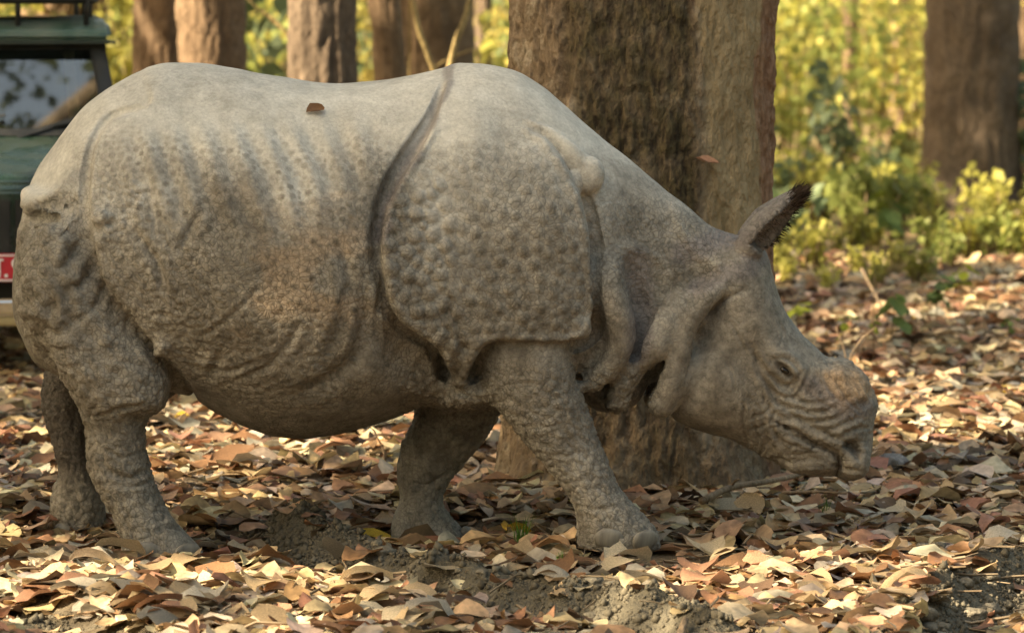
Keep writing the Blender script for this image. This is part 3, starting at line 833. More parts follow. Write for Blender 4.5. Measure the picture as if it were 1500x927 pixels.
# bonnet front panel with its grille
pan = hexa((-.60, -.035, .56), (.60, .015, .97)); pn = bevel_obj('front_panel', pan, jg, jeep, .02, 3)
for i in range(7):
    x = -.24 + i * .08
    sl_ = hexa((x - .026, -.048, .64), (x + .026, -.036, .92)); bevel_obj('grille_slot', sl_, jblack, pn, .004)
def disc(name, loc, r, d, mat, parent, axis='Y', seg=28, bev=.01):
    bm = bmesh.new(); bmesh.ops.create_cone(bm, cap_ends=True, segments=seg, radius1=r, radius2=r, depth=d)
    bmesh.ops.rotate(bm, cent=(0, 0, 0), matrix=Matrix.Rotation(math.pi / 2, 3, 'X' if axis == 'Y' else 'Y'), verts=bm.verts)
    bmesh.ops.translate(bm, vec=loc, verts=bm.verts)
    return bevel_obj(name, bm, mat, parent, bev)
for s in (-1, 1):
    hl = disc('headlight', (s * .43, -.02, .86), .095, .08, jchrome, jeep); disc('lens', (s * .43, -.07, .86), .08, .02, lens_m.m, hl, bev=.006)
    disc('indicator', (s * .70, -.02, .70), .04, .06, jyel, jeep)
bp = hexa((-.78, -.16, .33), (.78, -.06, .42)); bb = bevel_obj('bumper', bp, jchrome, jeep, .02, 3)
bp2 = hexa((-.76, -.15, .28), (.76, -.065, .326)); bevel_obj('bumper_strip', bp2, jyel, bb, .012)
pl = hexa((-.30, -.075, .50), (.21, -.062, .645)); plo = bevel_obj('number_plate', pl, jred, jeep, .004)
try:
    tx = bpy.data.curves.new('plate_text', 'FONT'); tx.body = 'ना.९'; tx.size = .15; tx.align_x = 'RIGHT'; tx.extrude = .002
    to = bpy.data.objects.new('plate_text', tx); COL.objects.link(to)
    bpy.context.view_layer.update()
    tme = bpy.data.meshes.new_from_object(to.evaluated_get(bpy.context.evaluated_depsgraph_get()))
    bpy.data.objects.remove(to)
    tme.materials.clear(); tme.materials.append(jwhite)
    t_ = obj('plate_text', tme, plo); t_.location = (.182, -.079, .525); t_.rotation_euler = (math.pi / 2, 0, 0)
except Exception as ex:
    print('plate text', ex)
bd = prism([(-.079, .632), (-.0765, .632), (-.0765, .640), (-.079, .640)], -.295, .205); prism([(-.079, .505), (-.0765, .505), (-.0765, .513), (-.079, .513)], -.295, .205, bd); bevel_obj('plate_border', bd, jwhite, plo)
# windscreen, frame, roof
W0y, W0z, W1y, W1z = 1.12, 1.21, 1.36, 1.70
def wsp(x, t, o=0.0): return (x, W0y + (W1y - W0y) * t - o * .9, W0z + (W1z - W0z) * t + o * .4)
def bar(a, b, w, d, bm):
    a, b = Vector(a), Vector(b); u = (b - a).normalized(); n = Vector((0, -.9, .44)); n -= u * n.dot(u); n.normalize(); s = u.cross(n)
    vs = [bm.verts.new(p + s * i * w + n * j * d) for p in (a, b) for i, j in ((-1, -1), (1, -1), (1, 1), (-1, 1))]
    for f in ((0, 1, 2, 3), (7, 6, 5, 4), (0, 4, 5, 1), (1, 5, 6, 2), (2, 6, 7, 3), (3, 7, 4, 0)): bm.faces.new([vs[i] for i in f])
fr = bmesh.new()
bar(wsp(-.70, -.02), wsp(-.62, 1.0), .042, .03, fr); bar(wsp(.70, -.02), wsp(.62, 1.0), .042, .03, fr); bar(wsp(-.60, 1.0), wsp(.60, 1.0), .04, .03, fr); bar(wsp(-.67, .0), wsp(.67, .0), .03, .03, fr)
wf = bevel_obj('windscreen_frame', fr, jblack, jeep, .012)
g_ = bmesh.new()
vs = [g_.verts.new(p) for p in (wsp(-.665, .04), wsp(.665, .04), wsp(.59, .94), wsp(-.59, .94), wsp(-.665, .04, -.006), wsp(.665, .04, -.006), wsp(.59, .94, -.006), wsp(-.59, .94, -.006))]
for f in ((0, 1, 2, 3), (7, 6, 5, 4), (0, 4, 5, 1), (1, 5, 6, 2), (2, 6, 7, 3), (3, 7, 4, 0)): g_.faces.new([vs[i] for i in f])
bevel_obj('windscreen', g_, gl.m, wf)
post = bmesh.new(); bar(wsp(.50, .03, -.05), wsp(.47, .96, -.05), .028, .012, post); bevel_obj('inner_post', post, paint('wood_post', (.50, .34, .17), .6, 0, 0, .1), jeep, .004)
for x0, x1 in ((.42, .10), (-.18, -.50)):
    wb = bmesh.new(); bar(wsp(x0 - .24, -.05, .035), wsp(x0 + .10, .16, .035), .012, .008, wb); bar(wsp(x0 - .05, .07, .045), wsp(x0 + .30, .18, .045), .008, .006, wb); bevel_obj('wiper', wb, jblack, jeep, .002)
rf = prism([(1.26, 1.715), (1.30, 1.765), (1.55, 1.82), (2.5, 1.84), (3.6, 1.80), (3.72, 1.715)], -.70, .70); r_ = bevel_obj('roof', rf, jroof, jeep, .03, 3)
gt = hexa((-.72, 1.24, 1.694), (.72, 3.74, 1.712)); bevel_obj('gutter', gt, jg, r_, .006)
for s in (-1, 1):
    for y in (2.08, 3.66):
        p_ = hexa((s * .68 - .03, y, 1.19), (s * .68 + .03, y + .07, 1.70)); bevel_obj('pillar', p_, jg, jeep, .012)
seatb = hexa((-.55, 1.75, .80), (-.08, 1.90, 1.45)); hexa((.08, 1.75, .80), (.55, 1.90, 1.45), bm=seatb); bevel_obj('seat', seatb, jseat, jeep, .05, 3)
dash = hexa((-.68, 1.16, 1.02), (.68, 1.38, 1.17)); bevel_obj('dashboard', dash, jblack, jeep, .03)
rw_ = hexa((-.70, 3.66, 1.2), (.70, 3.72, 1.70)); bevel_obj('dark_back_panel', rw_, jseat, jeep, .01)  # dark panel added to shut out daylight behind the windscreen
for s in (-1, 1):
    sc_ = hexa((s * .66 - .01, 2.16, 1.2), (s * .66 + .01, 3.65, 1.70)); bevel_obj('side_curtain', sc_, jseat, jeep, .004)
# roof rack
rk = []
for z in (1.93, 2.04): rk.append(([(-.62, 1.42, z), (.56, 1.42, z), (.62, 1.50, z), (.62, 3.3, z), (-.62, 3.3, z), (-.62, 1.42, z)], [.022] * 6))
for x, y in ((-.6, 1.42), (-.2, 1.42), (.2, 1.42), (.57, 1.43), (.62, 2.1), (.62, 2.8), (-.62, 2.1), (-.62, 2.8), (.6, 3.3), (-.6, 3.3)): rk.append(([(x, y, 1.79), (x, y, 2.04)], [.016] * 2))
for y in np.arange(1.6, 3.3, .2): rk.append(([(-.62, y, 1.93), (.62, y, 1.93)], [.014] * 2))
V, Q = tube_mesh(rk, 8); obj('roof_rack', mesh_np('roof_rack', V, Q, jblack), jeep)
tarp = hexa((-.52, 1.5, 1.945), (.52, 2.9, 2.02)); bevel_obj('folded_canvas', tarp, paint('canvas_brown', (.10, .055, .03), .9, 0, 0, .2), jeep, .03, 3)
for s in (-1, 1):
    for y in (.64, 3.05):
        wl = disc('wheel', (s * .64, y, .34), .34, .20, jrub, jeep, 'X', 40, .045); disc('rim', (s * .735, y, .34), .19, .03, jchrome, wl, 'X', 28, .008)
mirror = hexa((.80, 1.22, 1.24), (.92, 1.26, 1.40)); bevel_obj('mirror', mirror, jblack, jeep, .015)
V, Q = tube_mesh([([(.72, 1.2, 1.2), (.84, 1.25, 1.24)], [.012, .012])]); obj('mirror_arm', mesh_np('mirror_arm', V, Q, jblack), jeep)

# ------------------------------------------------------------------ the rhinoceros
# One skin: a signed distance field of torso, head, legs, plates and folds is turned into one mesh.
YM = 0.55                                     # world depth of the animal's midline
VOX = 0.008
def C2(px, py, dy=0.0):
    p = at(px, py, YM - dy)
    return p[0], p[2]
def CV(pts, dy=0.0):
    return np.array([C2(a, b, dy) for a, b in pts])

gx = np.arange(-1.98, 1.46, VOX, dtype=np.float32)
gy = np.arange(-0.70, 0.70, VOX, dtype=np.float32)
gz = np.arange(-0.12, 1.86, VOX, dtype=np.float32)
GX, GY, GZ = gx[:, None, None], gy[None, :, None], gz[None, None, :]
X2, Z2 = np.meshgrid(gx, gz, indexing='ij')

def smin(a, b, k):
    h = np.clip(0.5 + 0.5 * (b - a) / k, 0, 1)
    return b + (a - b) * h - k * h * (1 - h)
def smax(a, b, k): return -smin(-a, -b, k)

def seg_d(X, Z, a, b):
    ab = b - a; l = (ab ** 2).sum() + 1e-12
    t = np.clip(((X - a[0]) * ab[0] + (Z - a[1]) * ab[1]) / l, 0, 1)
    return np.hypot(X - a[0] - t * ab[0], Z - a[1] - t * ab[1]), t

def poly_sdf(pts, X=X2, Z=Z2):
    pts = np.asarray(pts); d = np.full(X.shape, 9.0, np.float32); ins = np.zeros(X.shape, bool)
    n = len(pts)
    for i in range(n):
        a, b = pts[i], pts[(i + 1) % n]
        d = np.minimum(d, seg_d(X, Z, a, b)[0])
        c = ((a[1] > Z) != (b[1] > Z)) & (X < (b[0] - a[0]) * (Z - a[1]) / (b[1] - a[1] + 1e-12) + a[0])
        ins ^= c
    return np.where(ins, -d, d).astype(np.float32)

def smooth_line(pts, n=6, closed=False):
    """Catmull-Rom through the points"""
    p = np.asarray(pts, float)
    q = np.vstack([p[-1:], p, p[:2]]) if closed else np.vstack([2 * p[0] - p[1], p, 2 * p[-1] - p[-2]])
    out = []
    for i in range(1, len(q) - 2):
        for t in np.linspace(0, 1, n, endpoint=False):
            a, b, c, d = q[i - 1], q[i], q[i + 1], q[i + 2]
            out.append(0.5 * (2 * b + (c - a) * t + (2 * a - 5 * b + 4 * c - d) * t * t + (3 * b - a - 3 * c + d) * t ** 3))
    if not closed: out.append(p[-1])
    return np.array(out)

def tab(xs, vals, at_x, sm=0.03):
    o = np.argsort(xs); xs = np.asarray(xs)[o]; vals = np.asarray(vals)[o]
    dense = np.arange(xs[0] - .4, xs[-1] + .4, 0.004)
    v = np.interp(dense, xs, vals)
    k = np.exp(-0.5 * (np.arange(-60, 61) * 0.004 / sm) ** 2); k /= k.sum()
    v = np.convolve(np.pad(v, 60, mode='edge'), k, 'valid')
    return np.interp(at_x, dense, v).astype(np.float32)

# torso and neck: px, top, bottom, half width, exponent of the lower half
ST = [(23, 405, 450, .05, 2), (27, 335, 480, .17, 2), (36, 285, 505, .27, 2), (50, 252, 530, .33, 2.1), (80, 210, 545, .40, 2.2), (120, 160, 555, .45, 2.3), (160, 128, 560, .48, 2.3),
      (200, 108, 562, .50, 2.2), (240, 97, 566, .515, 2.2), (300, 97, 585, .535, 2.2), (350, 105, 614, .555, 2.2), (400, 116, 633, .57, 2.2), (450, 124, 641, .575, 2.2),
      (500, 127, 635, .57, 2.2), (550, 121, 618, .56, 2.3), (600, 112, 596, .53, 2.5), (640, 103, 580, .505, 2.8), (680, 95, 572, .495, 3.2), (720, 97, 566, .48, 3.5), (760, 107, 562, .465, 3.6),
      (800, 131, 560, .45, 3.4), (840, 166, 560, .40, 3.0), (880, 199, 562, .32, 2.4), (920, 231, 565, .265, 2.2), (960, 263, 560, .225, 2.2), (1000, 300, 545, .20, 2.2), (1040, 333, 520, .17, 2), (1065, 350, 480, .13, 2)]
sx = [C2(p, 300)[0] for p, *_ in ST]
top = tab(sx, [C2(p, t)[1] for p, t, *_ in ST], gx, .022)[:, None, None]
bot = tab(sx, [C2(p, b)[1] for p, t, b, *_ in ST], gx, .03)[:, None, None]
wid = tab(sx, [s[3] for s in ST], gx, .03)[:, None, None]
nlo = tab(sx, [s[4] for s in ST], gx, .04)[:, None, None]
zc = bot + (top - bot) * 0.48
hz = np.where(GZ > zc, top - zc, zc - bot)
nn = np.where(GZ > zc, 2.05, nlo)
q = (np.abs(GY) / wid) ** nn + (np.abs(GZ - zc) / hz) ** nn
F = (q ** (1 / nn) - 1) * np.minimum(wid, hz)
del q, hz, nn
endx = (sx[0] - GX)                                        # close the two ends
F = np.maximum(F, np.maximum(endx, GX - sx[-1]))
g = np.gradient(F, VOX)
gl = np.sqrt(g[0] ** 2 + g[1] ** 2 + g[2] ** 2); del g
F = (F / np.clip(gl, 0.6, 4.0)).astype(np.float32); del gl

def inflate(pts, Wid, R, yc=0.0, side=None):
    """closed outline in x, z blown up to half width Wid with a round rim R"""
    d2 = poly_sdf(pts)
    k = np.maximum(0, (R + d2) / R)[:, None, :]
    Wd = Wid[:, None, :] if hasattr(Wid, 'shape') else Wid
    return (np.sqrt(((GY - yc) / Wd) ** 2 + k ** 2) - 1) * np.minimum(Wd, R)

# head
HEAD = [(985, 300), (1030, 333), (1060, 345), (1090, 350), (1116, 366), (1129, 398), (1139, 432), (1156, 466), (1178, 494), (1200, 514), (1216, 526), (1240, 530), (1262, 544), (1277, 566), (1284, 595), (1279, 625),
        (1276, 660), (1267, 690), (1248, 704), (1234, 700), (1218, 697), (1190, 697), (1160, 690), (1125, 672), (1085, 648), (1040, 637), (1008, 628), (985, 614), (980, 592), (992, 560), (1002, 520), (1014, 480), (1020, 440), (1000, 400), (975, 345)]
hp = smooth_line(CV(HEAD, .06), 4, True)
a0, a1 = np.array(C2(1030, 420)), np.array(C2(1262, 640))
tt = ((X2 - a0[0]) * (a1 - a0)[0] + (Z2 - a0[1]) * (a1 - a0)[1]) / ((a1 - a0) ** 2).sum()
HW = np.interp(tt, [-.3, 0, .25, .45, .6, .75, .9, 1.05], [.20, .215, .215, .195, .165, .150, .145, .12]).astype(np.float32)
head = inflate(hp, HW, 0.15)
F = smin(F, head, 0.05); del head

# throat flap (bib) under the neck
bib = smooth_line(CV([(835, 500), (905, 480), (950, 500), (948, 560), (935, 588), (915, 601), (885, 604), (862, 592), (845, 565)]), 4, True)
F = smin(F, inflate(bib, 0.15, 0.07), 0.03)

def surf_y(x, z, side=-1):
    """lateral position of the present skin at x, z"""
    i = int(round((x - gx[0]) / VOX)); k = int(round((z - gz[0]) / VOX))
    c = F[i, :, k]; n = np.where(c < 0)[0]
    if len(n) == 0: return None
    j = n[0] if side < 0 else n[-1]
    return gy[j]

def local(lo, hi, pad):
    s = []
    for ax, a, b in zip((gx, gy, gz), lo, hi):
        i0 = max(0, int((a - pad - ax[0]) / VOX)); i1 = min(len(ax), int((b + pad - ax[0]) / VOX) + 2)
        s.append(slice(i0, max(i1, i0 + 1)))
    return tuple(s)

def tube_field(sl, P, r, ysc=1.0):
    x, y, z = gx[sl[0]][:, None, None], gy[sl[1]][None, :, None], gz[sl[2]][None, None, :]
    d = None
    for i in range(len(P) - 1):
        a, b = P[i], P[i + 1]; ab = b - a; l = (ab ** 2).sum() + 1e-12
        t = np.clip(((x - a[0]) * ab[0] + (y - a[1]) * ab[1] + (z - a[2]) * ab[2]) / l, 0, 1)
        e = np.sqrt((x - a[0] - t * ab[0]) ** 2 + ((y - a[1] - t * ab[1]) * ysc) ** 2 + (z - a[2] - t * ab[2]) ** 2) - (r[i] + t * (r[i + 1] - r[i]))
        d = e if d is None else np.minimum(d, e)
    return d

def tube(pts, rad, dy, k=0.02, sink=0.35, carve=False, sides=(-1, 1), n=3, ys=None, ysc=1.0):
    """a fold (or, carved, a groove) along photo points lying on the skin; rad in px"""
    c = np.array([(*p, rr) for p, rr in zip(pts, rad)], float)
    c = smooth_line(c, n)
    for s in sides:
        P, R = [], []
        lasty = None
        for px, py, rr in c:
            x, z = C2(px, py, dy)
            r = rr / 402.0
            if ys is None: y = surf_y(x, z, s)
            else: y = s * float(np.interp(len(P) / (len(c) - 1), np.linspace(0, 1, len(ys)), ys))
            if y is None: y = lasty if lasty is not None else s * dy
            if lasty is not None and abs(y - lasty) > 0.03: y = lasty + np.sign(y - lasty) * 0.03
            lasty = y
            P.append((x, y - s * r * sink, z)); R.append(r)
        P, R = np.array(P), np.array(R)
        sl = local(P.min(0), P.max(0), R.max() / ysc + k * 2 + .02)
        d = tube_field(sl, P, R, ysc)
        if carve: F[sl] = smax(F[sl], -d, k)
        else: F[sl] = smin(F[sl], d, k)

def knob(px, py, rx, rz, dy, ry=None, k=0.012, sink=0.2, sides=(-1, 1), rot=0.0):
    x, z = C2(px, py, dy); rx, rz = rx / 402., rz / 402.; ry = (ry or (rx + rz) / 2 * 402) / 402. if ry else (rx + rz) / 2
    for s in sides:
        y = surf_y(x, z, s)
        if y is None: continue
        y = y - s * ry * sink
        m = max(rx, ry, rz)
        sl = local((x - m, y - m, z - m), (x + m, y + m, z + m), k * 2 + .01)
        dx, dz = gx[sl[0]][:, None, None] - x, gz[sl[2]][None, None, :] - z
        c, t = math.cos(rot), math.sin(rot)
        u, v = dx * c + dz * t, -dx * t + dz * c
        d = (np.sqrt((u / rx) ** 2 + ((gy[sl[1]][None, :, None] - y) / ry) ** 2 + (v / rz) ** 2) - 1) * min(rx, ry, rz)
        F[sl] = smin(F[sl], d, k)

def plate(pts, thick, k=0.018, groove=0.02, gdepth=0.3, dy=.5, closed_n=4):
    """an armour plate: the skin offset by thick inside the outline, with a groove round its edge"""
    global F
    pl = smooth_line(CV(pts, dy), closed_n, True)
    d2 = poly_sdf(pl)
    th = (thick if hasattr(thick, 'shape') else np.full(d2.shape, thick, np.float32))
    B = F
    if groove is not None:
        gr = groove * np.ones_like(d2)
        t = np.sqrt((d2 - gr * 0.8)[:, None, :] ** 2 + (B + gdepth * gr[:, None, :]) ** 2) - gr[:, None, :]
        t = t + (.06 * sstep(.006, .0015, gr))[:, None, :]
        B = smax(B, -t, 0.012)
    L = smax(F - th[:, None, :], np.broadcast_to(d2[:, None, :], F.shape), k)
    F = smin(B, L, 0.008).astype(np.float32)
    return d2

def fade(p0, p1, dy=.5):
    """0 at photo point p0 to 1 at p1 along their line, over x, z"""
    a, b = np.array(C2(*p0, dy)), np.array(C2(*p1, dy)); ab = b - a
    return sstep(0, 1, ((X2 - a[0]) * ab[0] + (Z2 - a[1]) * ab[1]) / (ab ** 2).sum()).astype(np.float32)

# hollow behind the shoulder, towards the elbow
knb = None
tube([(590, 505), (620, 535), (655, 555)], [36, 42, 30], .48, k=.08, sink=-0.5, carve=True)
# flank plate: from the shoulder groove back to the haunch line
fl_th = 0.030 * fade((250, 120), (200, 230)) * fade((620, 300), (430, 300)) * fade((430, 640), (330, 480)) + 0.004
plate([(215, 150), (160, 178), (134, 225), (128, 290), (134, 345), (146, 395), (172, 440), (206, 482), (236, 522), (262, 556), (300, 640), (330, 760), (560, 760), (640, 600), (640, 500), (560, 380), (575, 280), (640, 150), (650, 60), (215, 60)],
      fl_th, groove=0.016 * fade((250, 130), (180, 220)) + .001, gdepth=.2, dy=.48)
# shoulder shield
front = 1 - (1 - fade((768, 178), (796, 240))) * fade((690, 300), (760, 300))
sh_th = (0.046 * fade((700, 80), (640, 250)) * front - .012 * (1 - front)).astype(np.float32)
SHIELD = [(655, 60), (652, 105), (643, 150), (632, 185), (608, 228), (582, 270), (566, 312), (560, 355), (565, 405), (578, 450), (600, 478), (636, 500), (648, 525), (662, 558), (676, 570), (690, 540), (702, 512), (722, 499), (760, 499), (805, 504),
          (832, 503), (853, 497), (866, 482), (872, 455), (871, 425), (867, 385), (860, 340), (848, 290), (828, 245), (800, 205), (772, 178), (760, 60)]
gr_sh = (0.026 * fade((660, 90), (610, 230)) * front + 0.0015).astype(np.float32)
d_shield = plate(SHIELD, sh_th, groove=gr_sh, gdepth=.25, dy=.5)
# the fold and two-lobed knob in front of the shield's top
tube([(778, 182), (808, 200), (832, 226), (850, 248)], [5, 10, 15, 17], .46, k=.012, sink=-0.1)
knob(863, 260, 22, 26, .44, ry=20, sink=-.35, k=.012)
knob(842, 271, 11, 20, .45, ry=15, sink=-.2, k=.006)
tube([(850, 292), (862, 330), (868, 372)], [5, 6, 6], .44, k=.01, sink=0.3, carve=True)

# haunches: thigh plates on both sides
THIGH = [(24, 440), (27, 372), (48, 318), (90, 296), (128, 300), (142, 350), (158, 408), (200, 470), (232, 520), (246, 556), (242, 590), (228, 611), (182, 625), (130, 615), (104, 592), (84, 560), (62, 505), (34, 474)]
tp = smooth_line(CV(THIGH, .42), 4, True)
F = smin(F, np.minimum(inflate(tp, 0.20, 0.13, -0.295), inflate(tp, 0.20, 0.13, 0.295)), 0.014)
# the rump cap overhanging the thigh beside the tail
tube([(36, 290), (56, 300), (84, 286), (106, 262)], [15, 18, 12, 6], .36, k=.03, sink=0.0)
tube([(40, 322), (66, 322), (96, 302)], [6, 7, 4], .36, k=.012, sink=-0.1, carve=True)
# folds where flank meets haunch
knob(148, 318, 17, 15, .5, sink=.0, k=.015)
tube([(150, 352), (172, 322), (196, 290)], [12, 8, 4], .5, k=.015, sink=0.35)
tube([(160, 330), (182, 308), (203, 284)], [4, 5, 3], .52, k=.01, sink=0.3, carve=True)
knob(238, 508, 14, 20, .5, sink=.2, k=.02, rot=-.5)
# lump behind the thigh, under the groin
sl0 = slice(None)
knob(262, 556, 34, 24, 0.0, ry=60, sides=(-1,), sink=8.5, k=.02)

# legs: photo row, left edge, right edge ; depth of its centre, half thickness
def leg(rows, yc, ry, sole, k, dy):
    global F
    zz = [C2(700, r[0], dy)[1] for r in rows]
    xl = [C2(r[1], r[0], dy)[0] for r in rows]; xr = [C2(r[2], r[0], dy)[0] for r in rows]
    L, R_ = tab(zz, xl, gz, .016), tab(zz, xr, gz, .016)
    th = tab(zz, [ry * r[3] for r in rows], gz, .02)
    zs = C2(700, sole, dy)[1]
    xc, rx = (L + R_) / 2, (R_ - L) / 2
    lo = (L.min(), yc - .25, zs - .05); hi = (R_.max(), yc + .25, max(zz))
    sl = local((max(lo[0], gx[0]), lo[1], lo[2]), hi, .05)
    x, y, z = gx[sl[0]][:, None, None], gy[sl[1]][None, :, None], gz[sl[2]][None, None, :]
    zi = sl[2]
    d = ((np.abs((x - xc[zi]) / rx[zi]) ** 2.3 + np.abs((y - yc) / th[zi]) ** 2.3) ** (1 / 2.3) - 1) * np.minimum(rx[zi], th[zi])
    d = smax(d, zs - z, 0.03); d = smax(d, z - (max(zz) - .02), .04)
    F[sl] = smin(F[sl], d, k)

leg([(470, 700, 835, 1.0), (520, 700, 838, 1.05), (560, 706, 848, 1.0), (600, 728, 862, .92), (640, 762, 878, .82), (680, 797, 894, .74), (712, 822, 908, .72), (735, 838, 924, .76), (758, 846, 948, .85), (780, 846, 966, .92), (806, 842, 972, .95)], -0.30, 0.155, 804, .010, .30)
leg([(560, 112, 238, 1.0), (600, 118, 224, .95), (620, 122, 212, .85), (660, 124, 216, .8), (690, 128, 222, .8), (710, 136, 229, .82), (730, 149, 236, .78), (760, 166, 250, .78), (780, 174, 268, .85), (800, 178, 290, .95), (826, 176, 304, .98)], -0.29, 0.15, 826, .008, .30)
leg([(520, 72, 190, 1.0), (560, 62, 150, .95), (600, 62, 132, .85), (650, 76, 138, .75), (690, 86, 144, .75), (712, 76, 152, .8), (740, 70, 156, .85), (762, 76, 154, .8), (782, 98, 152, .7), (800, 112, 146, .6)], 0.29, 0.14, 798, .012, -.29)
leg([(560, 612, 765, 1.0), (600, 608, 738, 1.0), (620, 606, 726, .95), (645, 592, 710, .9), (680, 585, 680, .8), (710, 583, 656, .72), (730, 586, 648, .72), (750, 577, 654, .8), (770, 571, 674, .88), (800, 572, 692, .92)], 0.29, 0.15, 799, .012, -.29)

# flesh between the forelegs
for s_ in (-1, 1):
    c3 = C2(690, 566); sl = local((c3[0] - .22, -.38, c3[1] - .1), (c3[0] + .22, .38, c3[1] + .1), .05)
d = (np.sqrt(((gx[sl[0]][:, None, None] - c3[0]) / .21) ** 2 + (gy[sl[1]][None, :, None] / .36) ** 2 + ((gz[sl[2]][None, None, :] - c3[1]) / .085) ** 2) - 1) * .085
F[sl] = smin(F[sl], d, .03)
# folds of the neck, each hanging from the one above
tube([(886, 374), (910, 366), (938, 370), (966, 384)], [9, 11, 9, 5], .3, k=.02, sink=.2)
tube([(902, 380), (893, 398), (893, 426), (901, 456), (909, 486), (905, 516), (890, 542), (868, 563)], [15, 25, 29, 29, 26, 23, 21, 17], .33, k=.022, sink=0, ysc=.8, ys=[.275, .29, .30, .30, .292, .285, .275, .255])
tube([(1026, 426), (997, 447), (973, 474), (958, 502), (945, 524)], [9, 21, 27, 27, 19], .25, k=.022, sink=0, ysc=.8, ys=[.18, .205, .228, .238, .235])
tube([(944, 526), (925, 545), (912, 565), (904, 590)], [13, 18, 20, 20], .25, k=.018, sink=0, ysc=.8, ys=[.228, .22, .205, .175])
tube([(1092, 403), (1064, 412), (1036, 431), (1010, 460), (996, 494), (991, 528), (982, 560), (970, 594)], [2, 11, 18, 22, 22, 21, 23, 22], .22, k=.014, sink=0, ysc=.75, ys=[.165, .185, .203, .216, .218, .212, .20, .175])
# the hollows between them
tube([(930, 398), (938, 440), (943, 478), (932, 516)], [5, 11, 13, 12], .29, k=.022, sink=0.0, carve=True, ys=[.26, .255, .25, .25])
tube([(1046, 446), (1008, 480), (981, 510), (970, 542), (956, 574)], [2, 4, 6, 7, 6], .23, k=.014, sink=0, carve=True, ysc=.6, ys=[.205, .212, .212, .205, .19])
tube([(1090, 424), (1056, 444), (1031, 468), (1018, 500), (1013, 530), (1006, 560)], [2, 4, 5, 6, 5, 4], .22, k=.012, sink=0.1, carve=True)
tube([(872, 396), (871, 440), (876, 478), (882, 508)], [4, 5, 7, 7], .36, k=.015, sink=0, carve=True, ysc=.6, ys=[.37, .36, .345, .345])
# shield's front lower corner droops
knob(852, 486, 18, 16, .46, sink=.35, k=.025)

# horn base: the sawn stump is a low rough dome
sxz = C2(1238, 564, .02)
sl = local((sxz[0] - .14, -.14, sxz[1] - .12), (sxz[0] + .14, .14, sxz[1] + .12), .02)
dx, dz = gx[sl[0]][:, None, None] - sxz[0], gz[sl[2]][None, None, :] - sxz[1]
c_, s_ = math.cos(.75), math.sin(.75)
u, v = dx * c_ - dz * s_, dx * s_ + dz * c_
d = (np.sqrt((u / .085) ** 2 + (gy[sl[1]][None, :, None] / .105) ** 2 + (v / .052) ** 2) - 1) * .052
F[sl] = smin(F[sl], d, .03)
# brow above the eye, cheek, lips
knob(1150, 531, 30, 16, .17, sink=.62, k=.05, rot=-.6)
knob(1035, 560, 60, 55, .2, sink=.8, k=.06)
knob(1188, 682, 36, 14, .12, sink=.55, k=.02, rot=.1)
knob(1252, 672, 20, 28, .10, sink=.35, k=.02, rot=.2)
tube([(1136, 618), (1160, 626), (1182, 640), (1206, 655), (1228, 667), (1231, 684), (1229, 698)], [2.5, 4, 5, 6.5, 7, 7, 6], .13, k=.005, sink=.3, carve=True)
tube([(1236, 650), (1249, 655), (1257, 668)], [6, 11, 7], .12, k=.008, sink=.55, carve=True)
tube([(1138, 531), (1147, 540), (1157, 550)], [3, 5, 4], .17, k=.006, sink=.2, carve=True)

# ears: a flaring cup with its opening forward and outward
def ear(s, base, tip, oph):
    global F
    b, t = np.array(base), np.array(tip); ax = t - b; Ln = np.linalg.norm(ax); ax = ax / Ln
    o = np.array(oph, float); o -= ax * (o @ ax); o /= np.linalg.norm(o)
    sd = np.cross(ax, o)
    lo, hi = np.minimum(b, t), np.maximum(b, t)
    sl = local(lo, hi, .10)
    x, y, z = gx[sl[0]][:, None, None] - b[0], gy[sl[1]][None, :, None] - b[1], gz[sl[2]][None, None, :] - b[2]
    h = (x * ax[0] + y * ax[1] + z * ax[2]); uo = x * o[0] + y * o[1] + z * o[2]; us = x * sd[0] + y * sd[1] + z * sd[2]
    rr = np.interp(h / Ln, [-.3, 0, .2, .45, .7, .9, 1.0, 1.1], [.040, .046, .058, .060, .044, .024, .010, .003]).astype(np.float32)
    out = np.sqrt((uo / .95) ** 2 + us ** 2) - rr
    inn = np.sqrt(((uo - rr * .62) / .95) ** 2 + us ** 2) - rr * .88
    e = smax(out, -np.where(h > .12 * Ln, inn, 1.0), .004)
    e = smax(e, h - Ln, .01); e = smax(e, -h - .06, .02)
    F[sl] = smin(F[sl], e, .012)
eb, et = C2(1092, 368, .13), C2(1170, 286, .16)
EARS = []
for s in (-1, 1):
    base = (eb[0], s * .125, eb[1]); tip = (et[0] + (0 if s < 0 else .02), s * .17, et[1])
    op = (.75, s * .62, -.35)
    ear(s, base, tip, op); EARS.append((s, base, tip, op))

F[:, :, :2] = np.maximum(F[:, :, :2], .01)

